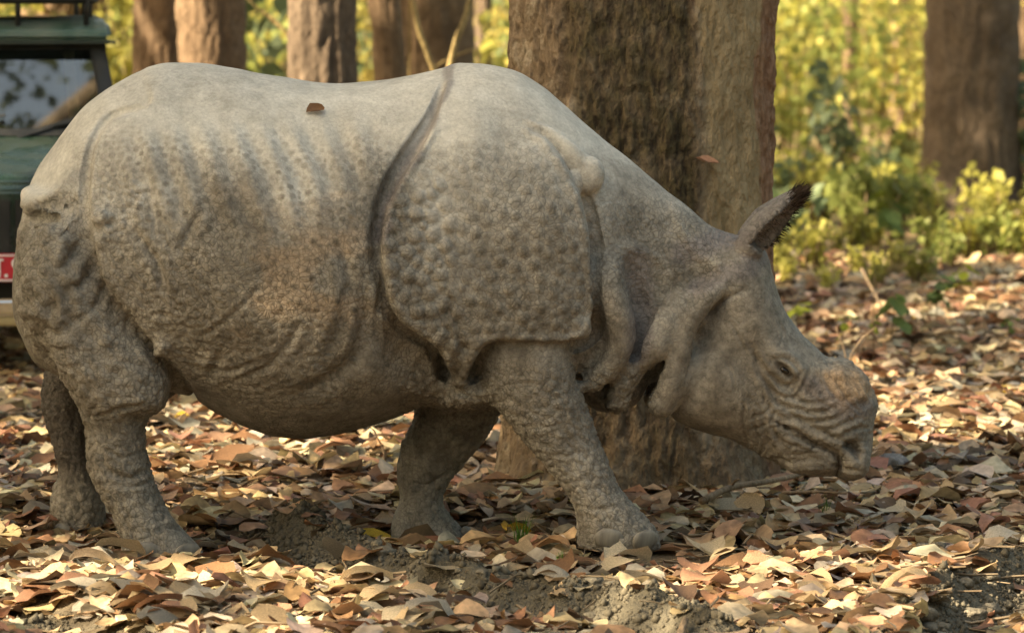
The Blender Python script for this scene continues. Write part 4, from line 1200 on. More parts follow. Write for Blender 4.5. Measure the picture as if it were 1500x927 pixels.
# ---- surface nets
def surface_nets(F):
    s = F < 0
    m = s[:-1, :-1, :-1].astype(np.uint8)
    tot = np.zeros(m.shape, np.uint8)
    for a in (0, 1):
        for b in (0, 1):
            for c in (0, 1):
                tot += s[a:F.shape[0] - 1 + a, b:F.shape[1] - 1 + b, c:F.shape[2] - 1 + c]
    act = (tot > 0) & (tot < 8)
    I = np.argwhere(act)
    idx = np.full(act.shape, -1, np.int32); idx[act] = np.arange(len(I))
    pos = np.zeros((len(I), 3), np.float32); cnt = np.zeros(len(I), np.float32)
    cor = {}
    for a in (0, 1):
        for b in (0, 1):
            for c in (0, 1):
                cor[a, b, c] = F[I[:, 0] + a, I[:, 1] + b, I[:, 2] + c]
    for ax in range(3):
        for u in (0, 1):
            for v in (0, 1):
                k0 = [0, 0, 0]; k0[(ax + 1) % 3] = u; k0[(ax + 2) % 3] = v; k1 = list(k0); k1[ax] = 1
                f0, f1 = cor[tuple(k0)], cor[tuple(k1)]
                cr = (f0 < 0) != (f1 < 0)
                t = np.where(cr, f0 / np.where(cr, f0 - f1, 1), 0)
                p = np.tile(np.array(k0, np.float32), (len(I), 1)); p[:, ax] = t
                pos[cr] += p[cr]; cnt[cr] += 1
    V = (I + pos / cnt[:, None]) * VOX + np.array([gx[0], gy[0], gz[0]])
    Q = []
    for ax in range(3):
        n = [slice(1, d - 1) for d in F.shape]
        a = list(n); b = list(n)
        a[ax] = slice(0, F.shape[ax] - 1); b[ax] = slice(1, F.shape[ax])
        s0, s1 = s[tuple(a)], s[tuple(b)]
        e = np.argwhere(s0 != s1)
        off = [1, 1, 1]; off[ax] = 0
        e = e + np.array(off)
        inside = s[e[:, 0], e[:, 1], e[:, 2]]
        u, v = (ax + 1) % 3, (ax + 2) % 3
        def g(du, dv):
            c = e.copy(); c[:, u] -= du; c[:, v] -= dv
            return idx[c[:, 0], c[:, 1], c[:, 2]]
        qd = np.stack([g(1, 1), g(0, 1), g(0, 0), g(1, 0)], 1)
        qd[~inside] = qd[~inside][:, ::-1]
        Q.append(qd)
    Q = np.vstack(Q)
    return V.astype(np.float32), Q[(Q >= 0).all(1)]

RV, RQ = surface_nets(F)

def relax(V, Q, it, lam=0.5):
    e = np.vstack([Q[:, [0, 1]], Q[:, [1, 2]], Q[:, [2, 3]], Q[:, [3, 0]]])
    n = np.bincount(e[:, 0], minlength=len(V)) + np.bincount(e[:, 1], minlength=len(V))
    for _ in range(it):
        N = np.stack([np.bincount(e[:, 0], V[e[:, 1], k], len(V)) + np.bincount(e[:, 1], V[e[:, 0], k], len(V)) for k in range(3)], 1) / np.maximum(n, 1)[:, None]
        V = V + lam * (N - V)
    return V

def vnormals(V, Q):
    n = np.cross(V[Q[:, 2]] - V[Q[:, 0]], V[Q[:, 3]] - V[Q[:, 1]])
    N = np.stack([sum(np.bincount(Q[:, c], n[:, k], len(V)) for c in range(4)) for k in range(3)], 1)
    return N / (np.linalg.norm(N, axis=1, keepdims=True) + 1e-9)

RV = relax(RV, RQ, 3, .5)
del F

# ---- sculpted relief: tubercles, mosaic, ribs, wrinkles
NRM = vnormals(RV, RQ)
vx, vy, vz = RV[:, 0], RV[:, 1], RV[:, 2]
def region(pts, dy, soft):
    """1 inside a photo outline, fading over soft metres, read at each skin point's x, z"""
    d = poly_sdf(CV(pts, dy), vx, vz)
    return sstep(soft, -soft, d).astype(np.float32)
sideness = np.abs(NRM[:, 1])
m_shield = region(SHIELD, .5, .02) * sstep(.2, .6, sideness) * (np.abs(vy) > .2)
m_boss = region([(570, 300), (640, 260), (668, 330), (662, 420), (668, 500), (630, 492), (590, 455), (572, 400)], .5, .03) * (np.abs(vy) > .2)
m_flank = region([(150, 190), (560, 190), (600, 240), (560, 400), (520, 600), (300, 590), (210, 470), (140, 320)], .5, .06) * (np.abs(vy) > .2)
m_thigh = region([(15, 300), (110, 280), (150, 400), (240, 530), (240, 625), (120, 625), (10, 480)], .45, .02) * (np.abs(vy) > .1)
m_head = region([(1060, 330), (1120, 350), (1300, 540), (1300, 720), (940, 640), (975, 540), (1000, 470), (1050, 430)], .2, .03)
zt = C2(700, 520, .3)[1]
m_leg = sstep(zt + .02, zt - .10, vz) * (1 - m_head) * (1 - m_thigh) * np.where(np.abs(vy) < .1, .3, 1)
m_leg *= np.where((vx > C2(250, 600)[0]) & (vx < C2(590, 600)[0]), 0, 1)
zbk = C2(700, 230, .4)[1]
m_top = np.clip(.62 * sstep(zbk - .55, zbk + .18, vz) + .5 * sstep(zbk - .05, zbk + .22, vz + .10 * (NRM[:, 2] - .2)), 0, 1) * sstep(C2(1110, 300)[0], C2(960, 300)[0], vx)  # pale back dust; its soft fade down the flank paints in top light
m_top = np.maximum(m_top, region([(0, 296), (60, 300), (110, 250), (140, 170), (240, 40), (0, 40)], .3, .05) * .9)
disp = np.zeros(len(RV), np.float32)
P = RV.astype(np.float32)
warp = np.stack([fbm(P * 9, 2, 5), fbm(P * 9, 2, 6), fbm(P * 9, 2, 7)], 1) * .012
# broad unevenness of flesh
disp += .010 * fbm(P * 3.2, 2, 21) * (1 - .6 * m_leg) + .004 * fbm(P * 8, 3, 22) * (1 - .7 * m_top)
# ribs
rx_, rz_ = (P[:, 0] * .93 + P[:, 2] * .30), None
m_rib = region([(190, 200), (540, 190), (540, 260), (440, 330), (200, 330)], .5, .07) * (np.abs(vy) > .2)
disp += .0085 * np.sin(rx_ * 2 * np.pi / .098 + 1.2 * fbm(P * 2.5, 2, 31)) * m_rib
# rounded bosses seated on the skin, biggest by the shield's rear edge
from mathutils import kdtree
def bosses(mask, rmin, rmax, gap, h, seed, sharp=1.0):
    """scatter bosses by dart throwing over the masked skin; returns height and cap mask per vertex"""
    rg = np.random.default_rng(seed)
    I = np.where(mask > .3)[0]
    out = np.zeros(len(RV), np.float32); cap = out.copy()
    if not len(I): return out, cap
    cell = rmax * 2 * gap
    grid, cen = {}, []
    cand = rg.permutation(I)[:90000]
    rads = rmin + (rmax - rmin) * rg.random(len(cand)) ** 1.5
    order = np.argsort(-rads[:len(cand)] + .35 * (rmax - rmin) * rg.random(len(cand)))
    pts = RV[cand]
    for q in order:
        x, y, z = pts[q]; r = rads[q]
        c = (int(x // cell), int(y // cell), int(z // cell)); ok = True
        for a in (-1, 0, 1):
            for b in (-1, 0, 1):
                for d in (-1, 0, 1):
                    for (X_, Y_, Z_, R_) in grid.get((c[0] + a, c[1] + b, c[2] + d), ()):
                        if (X_ - x) ** 2 + (Y_ - y) ** 2 + (Z_ - z) ** 2 < (gap * (R_ + r)) ** 2: ok = False; break
                    if not ok: break
                if not ok: break
            if not ok: break
        if ok:
            grid.setdefault(c, []).append((x, y, z, r)); cen.append((x, y, z, r))
    kd = kdtree.KDTree(len(cen))
    for n, c in enumerate(cen): kd.insert(c[:3], n)
    kd.balance()
    hv = rg.uniform(.55, 1.0, len(cen))
    for v in np.where(mask > .02)[0]:
        co, n, d = kd.find(RV[v])
        r = cen[n][3]
        if d < r:
            b = math.sqrt(1 - (d / r) ** 2) ** sharp
            out[v] = h * r * b * hv[n]; cap[v] = min(1, b * 1.3) * hv[n]
    return out * mask, cap * mask
b1, t1 = bosses(m_boss, .014, .029, .90, .72, 41)
b2, t2 = bosses(m_shield * (1 - m_boss) * (1 - .85 * m_top), .009, .022, 1.15, .48, 42)
b3, t3 = bosses(m_flank * (1 - .5 * m_top), .007, .0135, 1.2, .34, 43)
lowleg = m_leg
b4, t4 = bosses(lowleg * sstep(C2(700, 760)[1], C2(700, 660)[1], vz) * (vy < .1), .010, .020, 1.0, .24, 44)
b5, t5 = bosses(m_thigh * .9, .011, .026, 1.0, .30, 45)
disp += b1 + b2 + b3 * (1 - m_top * .7) + b4 + b5
# mosaic of polygonal cells with cracks: haunch, legs
def mosaic(scale, seed, depth, mask):
    f1, f2, cid = worley((P + warp * .6) / scale, seed, .95)
    return (sstep(0, .28, f2 - f1) - 1) * depth * mask + depth * .5 * (cid - .5) * mask
disp += mosaic(.038, 52, .006, m_thigh)
ds_ = poly_sdf(smooth_line(CV(SHIELD, .5), 4, True), vx, vz)
rim = np.exp(-((ds_ + .016) / .011) ** 2) * (np.abs(vy) > .25) * (vz < C2(700, 190, .5)[1])
disp += rim * (.008 + .004 * fbm(P * 40, 2, 58))
disp += mosaic(.036, 53, .0062, lowleg) + mosaic(.022, 54, .0028, lowleg)
m_low = m_flank * sstep(C2(700, 330)[1], C2(700, 460)[1], vz)
disp += mosaic(.030, 55, .0030, m_low)
m_fl2 = m_flank * (1 - m_low)
disp += mosaic(.028, 59, .0014, m_fl2 * (1 - m_top))
m_hl = region([(130, 250), (210, 250), (330, 430), (330, 560), (240, 540), (150, 420)], .5, .04) * (np.abs(vy) > .2)
disp += mosaic(.036, 57, .0055, m_hl)
m_neck = region([(860, 280), (1000, 320), (1090, 350), (1060, 420), (960, 470), (880, 400)], .3, .03)
disp += mosaic(.026, 56, .0045, m_neck)
m_muz = region([(1090, 570), (1200, 560), (1290, 600), (1280, 710), (1100, 690)], .15, .04)
disp += mosaic(.030, 60, .004, m_muz)
m_horn = region([(1200, 530), (1240, 520), (1300, 560), (1290, 612), (1225, 580)], .06, .015)
disp += m_horn * (.008 * fbm(P * np.array([26, 26, 26]), 3, 62) + .004 * fbm(P * 70, 2, 63))
disp += .015 * fbm(P * np.array([9, 7, 9]) + 3, 2, 61) * m_thigh
# skin creases of flank and elbow, traced
def crease(lines, dy, width, depth, lip=0.35, near_only=False):
    global disp
    for pts, wmul in lines:
        L = smooth_line(CV(pts, dy), 5)
        bx = (vx > L[:, 0].min() - .05) & (vx < L[:, 0].max() + .05) & (vz > L[:, 1].min() - .05) & (vz < L[:, 1].max() + .05) & (sideness > .15)
        I = np.where(bx)[0]
        if not len(I): continue
        d = np.full(len(I), 9.0, np.float32); tt_ = np.zeros(len(I), np.float32)
        for i in range(len(L) - 1):
            e, t = seg_d(vx[I], vz[I], L[i], L[i + 1])
            m = e < d; d = np.where(m, e, d); tt_ = np.where(m, (i + t) / (len(L) - 1), tt_)
        en = np.sqrt(np.clip(np.sin(np.pi * np.clip(tt_, .03, .97)), 0, 1))
        w = width * wmul
        disp[I] += (-depth * wmul * np.exp(-(d / w) ** 2) + lip * depth * wmul * np.exp(-((d - 2.2 * w) / (1.3 * w)) ** 2)) * en
W_HEAD = [([(1100, 505), (1112, 540), (1126, 565), (1142, 590), (1160, 602)], 1.3), ([(1106, 520), (1124, 545), (1140, 560)], 1), ([(1128, 528), (1150, 523), (1166, 533), (1172, 548)], 1.1), ([(1130, 548), (1143, 564), (1158, 566), (1164, 552)], 1.3),
          ([(1122, 552), (1136, 574), (1156, 584), (1176, 580)], .9), ([(1176, 545), (1168, 562), (1158, 578)], 1.1), ([(1186, 546), (1176, 566), (1164, 584)], 1.0), ([(1150, 592), (1178, 604), (1206, 604), (1230, 596)], 1.1), ([(1154, 604), (1184, 616), (1216, 616), (1244, 604)], 1.1),
          ([(1160, 584), (1186, 592), (1214, 590)], .9), ([(1144, 612), (1170, 616), (1200, 630), (1226, 642), (1246, 640)], 1.3), ([(1150, 624), (1168, 640), (1190, 652), (1210, 660)], 1.2), ([(1210, 632), (1236, 622), (1262, 612)], 1.0), ([(1226, 644), (1248, 632), (1270, 630)], 1.0),
          ([(1136, 632), (1150, 648), (1172, 656)], .9), ([(1128, 622), (1140, 644), (1156, 662)], 1.0), ([(1118, 612), (1124, 640), (1134, 664)], .9), ([(1104, 600), (1108, 630), (1114, 656)], .8), ([(1090, 590), (1088, 615), (1092, 640)], .7),
          ([(1228, 560), (1240, 585), (1262, 606)], .8), ([(1205, 548), (1216, 572), (1232, 590)], .7), ([(1130, 590), (1120, 604), (1098, 612)], .7), ([(1140, 602), (1122, 622), (1100, 630)], .8),
          ([(1070, 470), (1086, 500), (1098, 530)], .6), ([(1060, 520), (1072, 548), (1076, 580)], .5), ([(1140, 470), (1148, 490), (1140, 512)], .5), ([(1020, 500), (1012, 530), (1004, 560)], .7)]
crease(W_HEAD, .18, .0075, .011)
rw = random.Random(3)
small = []
for _ in range(115):
    cx, cy = rw.uniform(1085, 1270), rw.uniform(585, 690)
    a = rw.uniform(-.5, .7) if cx > 1140 else rw.uniform(.9, 2.0)
    l = rw.uniform(10, 26)
    small.append(([(cx - l * math.cos(a), cy - l * math.sin(a)), (cx + rw.uniform(-3, 3), cy + rw.uniform(-4, 4)), (cx + l * math.cos(a), cy + l * math.sin(a))], rw.uniform(.4, .75)))
crease(small, .15, .0065, .0075)
W_BODY = [([(500, 360), (512, 400), (505, 450), (490, 500), (470, 530)], 1.8), ([(540, 380), (530, 430), (534, 470), (520, 520), (480, 556), (430, 580)], 2.2), ([(560, 400), (556, 450), (548, 500)], 1.4), ([(300, 300), (278, 340), (262, 372)], 1.2), ([(340, 560), (400, 530), (440, 470)], 1.0),
          ([(200, 340), (230, 380), (240, 420)], 1.2), ([(322, 520), (308, 548), (298, 556)], 1.4), ([(400, 520), (330, 545), (270, 540)], .8), ([(380, 420), (330, 470), (280, 500)], .8),
          ([(62, 440), (72, 452), (70, 470)], 2), ([(40, 470), (80, 488), (110, 470)], 1.6), ([(80, 400), (105, 380), (120, 350)], 1.4), ([(60, 360), (90, 345), (110, 330)], 1.3), ([(100, 430), (125, 410), (140, 380)], 1.4), ([(110, 470), (140, 450), (150, 420)], 1.0), ([(130, 612), (180, 600), (225, 590)], .8),
          ([(660, 500), (655, 470), (662, 430)], .9), ([(652, 560), (650, 520), (655, 490)], 1.3), ([(670, 556), (668, 530), (682, 505)], 1.2), ([(690, 520), (672, 500), (668, 470)], 1.0), ([(640, 590), (670, 582), (700, 590)], 1.6)]
crease(W_BODY, .5, .012, .012)
W_LEG = [([(150, 690), (190, 700), (228, 684)], 1.4), ([(160, 706), (200, 712), (230, 700)], 1.0), ([(145, 650), (180, 670), (215, 660)], .7), ([(590, 730), (620, 736), (650, 722)], .9), ([(600, 640), (650, 650), (700, 620)], 1.0), ([(620, 690), (650, 680), (675, 650)], .9), ([(840, 740), (880, 745), (920, 738)], .8), ([(215, 785), (240, 775), (268, 782)], 1.0)]
crease(W_LEG, .4, .009, .009)
RV = RV + NRM * disp[:, None]
RV = RV.astype(np.float32)
N2 = vnormals(RV, RQ)

# ---- colour fields kept on the skin: dust with painted top light, dark tubercle tips, bluish bare skin, ochre mud
m_bare = np.zeros(len(RV), np.float32)
for pts, w, dy in (([(655, 100), (648, 140), (636, 175), (612, 218), (586, 262), (568, 305), (556, 350)], .022, .5), ([(1090, 350), (1050, 352), (1000, 370)], .05, .15), ([(1100, 395), (1060, 400), (1020, 420)], .04, .2), ([(935, 380), (940, 440), (935, 520)], .05, .3), ([(1095, 380), (1130, 380)], .04, .14), ([(1190, 565), (1230, 600), (1265, 600)], .045, .14)):
    L = CV(pts, dy); d = np.full(len(RV), 9.0, np.float32)
    for i in range(len(L) - 1): d = np.minimum(d, seg_d(vx + .012 * fbm(P * 12, 2, 71), vz, L[i], L[i + 1])[0])
    m_bare = np.maximum(m_bare, sstep(w * 1.3, w * .3, d))
tips = np.clip(t2 * .75 + t3 * 1.1 + t1 * .45 + t4 * .3 + t5 * .15, 0, 1)
m_och = np.clip(fbm(P * np.array([5, 5, 9]), 3, 81) * 1.4 - .1, 0, 1) * region([(330, 290), (520, 230), (590, 330), (520, 480), (380, 520), (300, 400)], .5, .1)
m_och = np.maximum(m_och, 1.9 * region([(1195, 545), (1260, 540), (1285, 580), (1230, 600)], .1, .03))
m_ear = region([(1075, 352), (1150, 270), (1195, 270), (1180, 340), (1120, 378)], .15, .015) * (np.abs(vy) > .06)
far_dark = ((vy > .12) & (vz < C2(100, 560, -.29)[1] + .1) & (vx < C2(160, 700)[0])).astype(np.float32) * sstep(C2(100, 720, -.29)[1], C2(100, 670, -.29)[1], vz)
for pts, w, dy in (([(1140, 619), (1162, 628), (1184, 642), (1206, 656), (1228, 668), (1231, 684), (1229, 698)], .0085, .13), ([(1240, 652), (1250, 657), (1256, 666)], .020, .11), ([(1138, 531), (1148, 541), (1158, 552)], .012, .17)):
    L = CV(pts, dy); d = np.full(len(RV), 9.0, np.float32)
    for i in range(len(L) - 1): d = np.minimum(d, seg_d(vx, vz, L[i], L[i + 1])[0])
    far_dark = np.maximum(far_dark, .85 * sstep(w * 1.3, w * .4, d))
me = mesh_np('rhinoceros_skin', RV, RQ)
c1 = me.color_attributes.new('skin', 'FLOAT_COLOR', 'POINT')
dust = np.clip(m_top + .25 * fbm(P * 4, 3, 91), 0, 1)  # dust and painted top light in one channel
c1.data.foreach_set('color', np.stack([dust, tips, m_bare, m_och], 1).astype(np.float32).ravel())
c2 = me.color_attributes.new('skin2', 'FLOAT_COLOR', 'POINT')
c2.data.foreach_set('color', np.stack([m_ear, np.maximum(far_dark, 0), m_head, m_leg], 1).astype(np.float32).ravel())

M = Mat('rhino_skin', .72, .35)
a1_ = M.attr('skin'); a2_ = M.attr('skin2')
sp1 = M.n('ShaderNodeSeparateColor'); M.l(a1_.outputs['Color'], sp1.inputs[0])
sp2 = M.n('ShaderNodeSeparateColor'); M.l(a2_.outputs['Color'], sp2.inputs[0])
n_big, n_mid, n_fin = M.noise(3.5, 3), M.noise(14, 3), M.noise(75, 2)
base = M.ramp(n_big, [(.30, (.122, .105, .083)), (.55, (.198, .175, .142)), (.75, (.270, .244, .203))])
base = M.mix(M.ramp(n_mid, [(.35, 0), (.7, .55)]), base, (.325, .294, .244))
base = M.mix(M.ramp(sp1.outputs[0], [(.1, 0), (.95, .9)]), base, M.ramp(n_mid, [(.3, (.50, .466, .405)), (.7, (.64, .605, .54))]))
base = M.mix(M.math('MULTIPLY', a1_.outputs['Alpha'], .38), base, (.38, .25, .14))
tipf = M.math('MULTIPLY', sp1.outputs[1], M.ramp(n_mid, [(.35, .22), (.62, .78)]))
base = M.mix(tipf, base, (.095, .078, .055))
base = M.mix(M.math('MULTIPLY', sp1.outputs[2], .7), base, M.ramp(n_mid, [(.3, (.13, .115, .115)), (.7, (.20, .175, .17))]))
base = M.mix(M.math('MULTIPLY', sp2.outputs[0], .8), base, (.135, .122, .118))
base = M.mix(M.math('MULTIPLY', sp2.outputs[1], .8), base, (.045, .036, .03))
base = M.mix(.4, base, M.ramp(n_fin, [(.3, .65), (.7, 1.2)]), 'MULTIPLY')
nz = M.n('ShaderNodeTexNoise'); nz.inputs['Scale'].default_value = 9; nz.inputs['Detail'].default_value = 1; M.l(M.tc.outputs['Object'], nz.inputs['Vector'])
wv = M.mix(.05, M.tc.outputs['Object'], nz.outputs['Color'])
cr1 = M.ramp(M.voro(58, 'DISTANCE_TO_EDGE', wv).outputs['Distance'], [(.0, 0), (.14, .9), (.4, 1)])
blot = M.ramp(M.noise(32, 2, .7), [(.36, .62), (.5, 1.0), (.66, 1.18)])
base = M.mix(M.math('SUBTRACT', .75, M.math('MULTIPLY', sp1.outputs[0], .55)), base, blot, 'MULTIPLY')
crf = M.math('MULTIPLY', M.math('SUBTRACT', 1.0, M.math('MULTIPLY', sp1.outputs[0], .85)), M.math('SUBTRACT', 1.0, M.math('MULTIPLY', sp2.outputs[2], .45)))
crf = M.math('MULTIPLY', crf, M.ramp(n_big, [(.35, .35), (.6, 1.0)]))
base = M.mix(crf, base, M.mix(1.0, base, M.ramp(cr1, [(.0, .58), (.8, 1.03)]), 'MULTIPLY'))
hgt = M.math('ADD', cr1, M.math('MULTIPLY', n_fin, .35))
amt = M.math('SUBTRACT', 1.0, M.math('MULTIPLY', sp1.outputs[0], .75))
amt = M.math('MULTIPLY', amt, M.math('SUBTRACT', 1.0, M.math('MULTIPLY', sp2.outputs[2], .35)))
hgt = M.math('MULTIPLY', hgt, amt)
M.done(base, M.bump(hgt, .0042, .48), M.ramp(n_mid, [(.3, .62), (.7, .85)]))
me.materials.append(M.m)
rhino = empty('rhinoceros', (0, YM, 0))
tag(rhino, 'one horned grey rhinoceros with armour-like folded skin walking across the leaf litter, head lowered', 'rhinoceros')
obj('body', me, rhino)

# eyes, nails, ear hair
def ellipsoid(name, loc, r, mat, parent, rot=(0, 0, 0), seg=20, cut=None):
    bm = bmesh.new()
    bmesh.ops.create_uvsphere(bm, u_segments=seg, v_segments=seg // 2, radius=1)
    bmesh.ops.scale(bm, vec=r, verts=bm.verts)
    if cut: cut(bm)
    me = bpy.data.meshes.new(name); bm.to_mesh(me); bm.free()
    me.polygons.foreach_set('use_smooth', np.ones(len(me.polygons), bool))
    me.materials.append(mat)
    o = obj(name, me, parent); o.location = loc; o.rotation_euler = rot
    return o
m_eye = Mat('eye_dark', .12, .5).done((.012, .009, .007))
mn = Mat('toenail_horn', .5, .4)
nn_ = mn.noise(25, 4, vec=mn.mapping((1, 1, .15)))
mn.done(mn.ramp(nn_, [(.3, (.11, .098, .082)), (.7, (.27, .245, .20))]), mn.bump(nn_, .004))
def skin_at(px, py, dy, side):
    x, z = C2(px, py, dy)
    m = (np.hypot(vx - x, vz - z) < .012) & (np.sign(vy) == side)
    return x, (RV[m, 1] * side).max() * side if m.any() else side * dy, z
for s in (-1, 1):
    x, y, z = skin_at(1149, 542, .17, s)
    ellipsoid('eye', (x, y - s * .009, z), (.019, .012, .010), m_eye, rhino, (0, .6, 0))
for toes in ([(892, 788, .42, .1), (944, 787, .34, .65)], [(213, 808, .42, .1), (276, 808, .36, .6)]):
    for px, py, dy, yaw in toes:
        x, y, z = skin_at(px, py, dy, -1)
        ellipsoid('toenail', (x, y + .007, z), (.056, .017, .040), mn.m, rhino, (0.28, .06, yaw))
for px, py, dy, yaw in [(946, 786, .20, 1.2), (284, 808, .20, 1.2), (640, 786, -.16, 0.0), (682, 780, -.28, 1.2), (640, 786, -.42, 0.0), (92, 776, -.165, -.1), (138, 786, -.165, .2), (128, 790, -.29, 1.2)]:
    x, z = C2(px, py, dy)
    ellipsoid('toenail', (x, -dy, z), (.036, .020, .026), mn.m, rhino, (0.2, .1, yaw))
mh = Mat('ear_bristle', .7, .2).done((.035, .022, .015))
def ear_hair(s, base, tip, op, seed):
    rr = random.Random(seed); b, t = Vector(base), Vector(tip); ax = (t - b); L = ax.length; ax.normalize()
    o = Vector(op); o -= ax * o.dot(ax); o.normalize(); sd = ax.cross(o)
    V, Fc = [], []
    for i in range(640):
        tipz = i < 330
        if tipz:
            h = rr.uniform(.80, 1.0); ang = rr.uniform(0, 2 * math.pi)
            dirv = ax * 1.0 + o * rr.uniform(-.1, .75) + sd * rr.uniform(-.3, .3); ln = rr.uniform(.03, .075)
        else:
            h = rr.uniform(.25, .95); ang = rr.choice((-1, 1)) * rr.uniform(.75, 1.3)
            dirv = o * 1.0 + ax * rr.uniform(.1, .8) + sd * rr.uniform(-.5, .5); ln = rr.uniform(.012, .035)
        r = np.interp(h, [0, .2, .45, .7, .9, 1.0], [.046, .058, .060, .044, .024, .010])
        p = b + ax * (h * L) + o * (math.cos(ang) * r * .85) + sd * (math.sin(ang) * r)
        dirv.normalize(); w = dirv.cross(Vector((rr.uniform(-1, 1), rr.uniform(-1, 1), rr.uniform(-1, 1)))).normalized() * .0017
        q = p + dirv * ln + Vector((rr.uniform(-.006, .006), rr.uniform(-.006, .006), rr.uniform(-.006, .006)))
        n = len(V); V += [p - w, p + w, (p + q) / 2 + w * .8, (p + q) / 2 - w * .8, q]
        Fc += [(n, n + 1, n + 2), (n, n + 2, n + 3), (n + 3, n + 2, n + 4)]
    h = obj('ear_hair', mesh_np('ear_hair', [tuple(v) for v in V], Fc, mh), rhino)
for i, e in enumerate(EARS): ear_hair(*e, i)

# ------------------------------------------------------------------ small things
def gz1(x, y): return float(ground_z(np.array([x]), np.array([y]))[0])
bark_stick = bark_mat('stick_bark', (.15, .10, .06), (.36, .27, .18))
def stick(pts, r, label, lift=.02, forks=()):
    P = []
    for px, py, h in pts:
        g_ = at_ground(px, py, h); P.append(np.array([g_[0], g_[1], gz1(g_[0], g_[1]) + h]))
    c = P[0].copy()
    rad = [r * (1 - .45 * i / (len(P) - 1)) for i in range(len(P))]
    S = smooth_line(np.array([np.append(p - c, q) for p, q in zip(P, rad)]), 4)
    paths = [(S[:, :3], S[:, 3])]
    for i, d, l in forks:
        b = P[i] - c; paths.append(([b, b + np.array(d) * l * .5 + np.array([0, 0, .01]), b + np.array(d) * l], [r * .5, r * .4, r * .2]))
    V, Q = tube_mesh(paths, 7)
    o = obj('fallen_stick', mesh_np('fallen_stick', V, Q, bark_stick)); o.location = c
    tag(o, label, 'stick', 'sticks on the forest floor')
stick([(1028, 738, .07), (1070, 716, .09), (1120, 700, .10), (1165, 690, .09), (1190, 686, .06)], .015, 'thick crooked pale stick lying under the muzzle', forks=[(1, (.3, -.2, .3), .12)])
stick([(898, 694, .06), (935, 692, .07), (975, 696, .06)], .014, 'short straight brown stick at the foot of the mossy trunk')
stick([(1145, 717, .06), (1200, 716, .07), (1240, 722, .06)], .008, 'thin straight twig lying just in front of the lips')
stick([(1262, 398, .30), (1285, 440, .15), (1312, 490, .02)], .010, 'slender bare branch propped among the seedlings')
stick([(1290, 608, .01), (1330, 585, .10), (1390, 550, .22)], .005, 'wiry thin twig pointing up beside the muzzle')
stick([(690, 660, .07), (715, 665, .07), (740, 668, .06)], .017, 'stubby stick lying between the front legs')
stick([(978, 930, .03), (992, 914, .05), (1004, 902, .06)], .020, 'short thick pale stick end on the mud bank')
def twig(base, tips, r, label):
    g_ = at_ground(*base); y = g_[1]; P0 = np.array([g_[0], y, gz1(g_[0], y)])
    paths = []
    for line in tips:
        L = [np.array([0, 0, 0.])] + [at(a, b, y) - P0 for a, b in line]
        paths.append((L, [r] + [r * .6] * (len(L) - 2) + [r * .3]))
    V, Q = tube_mesh(paths, 5)
    o = obj('bare_twig', mesh_np('bare_twig', V, Q, bark_stick)); o.location = P0
    tag(o, label, 'twig', 'bare twigs sticking up from the litter')
twig((1252, 590), [[(1236, 510), (1224, 478)], [(1246, 520), (1262, 496), (1284, 478)]], .006, 'forked bare twig standing up behind the horn stump')
twig((570, 690), [[(560, 655), (548, 630), (534, 620)]], .006, 'bare bent twig rising from the litter under the belly')
twig((1280, 530), [[(1279, 440), (1282, 400)]], .005, 'upright dead stalk beside the seedlings')
twig((1445, 505), [[(1440, 460), (1432, 440)]], .006, 'short upright dead stalk in the open litter')

seed_leaf = leaf_mat('seedling_leaf', (.14, .20, .06), .3, .35); bright_leaf = leaf_mat('bright_seedling_leaf', (.32, .36, .04), .3, .45); yellow_leaf = leaf_mat('yellow_seedling_leaf', (.60, .42, .04), .3, .4)
def seedling(px, py, h, nleaf, size, mat, label, seed, y=None):
    rg = np.random.default_rng(seed); g_ = at_ground(px, py)
    root = empty('seedling', (g_[0], g_[1], gz1(g_[0], g_[1]) - .01)); tag(root, label, 'seedling', 'seedlings in the leaf litter')
    V, Q = tube_mesh([([(0, 0, 0), (.01, 0, h * .5), (.02, .01, h)], [.004, .0035, .002])], 5); obj('stem', mesh_np('stem', V, Q, stem_mat), root)
    lv = leaf_shape(700 + seed, 7, 5, curl=.5, fold=.25); me = mesh_np('leaf', lv[0] + np.array([.5, 0, 0]), lv[1], mat)
    for i in range(nleaf):
        o = obj('leaf', me, root); a = 2.4 * i + rg.uniform(-.4, .4); t = 1 - .55 * (i / max(1, nleaf)) * rg.uniform(.6, 1)
        o.location = (.02 * t, .01 * t, h * t); s = size * .85 * rg.uniform(.7, 1.15); o.scale = (s, s * 1.25, s); o.rotation_euler = (rg.uniform(-.3, .3), rg.uniform(.05, .95), a)
for k, a in enumerate(((1305, 505, .30, 6, .15, seed_leaf, 'broad leaved green seedling beside the propped branch'), (1370, 490, .34, 8, .16, seed_leaf, 'tallest green seedling with dark drooping leaves'), (1405, 470, .34, 5, .13, bright_leaf, 'light green seedling standing behind the tallest one'),
                       (1232, 515, .20, 5, .09, bright_leaf, 'small bright yellow green seedling just above the nose'), (1275, 500, .12, 4, .06, bright_leaf, 'tiny bright green sprout between the larger seedlings'), (1165, 475, .14, 7, .10, bright_leaf, 'low pale green seedling behind the forehead'),
                       (1345, 535, .05, 2, .20, yellow_leaf, 'bright yellow young leaf pair lying low in the litter'), (1475, 500, .14, 5, .07, seed_leaf, 'small green sprout in the open litter'), (1010, 706, .18, 9, .11, leaf_mat('dark_seedling_leaf', (.05, .085, .025), .3, .3), 'dark green seedling at the foot of the mossy trunk'),
                       (1285, 355, .50, 12, .14, bright_leaf, 'tall yellow green seedling at the edge of the undergrowth'), (1300, 380, .42, 6, .20, seed_leaf, 'green seedling with two broad rounded leaves at the undergrowth edge'))):
    seedling(*a, seed=k)

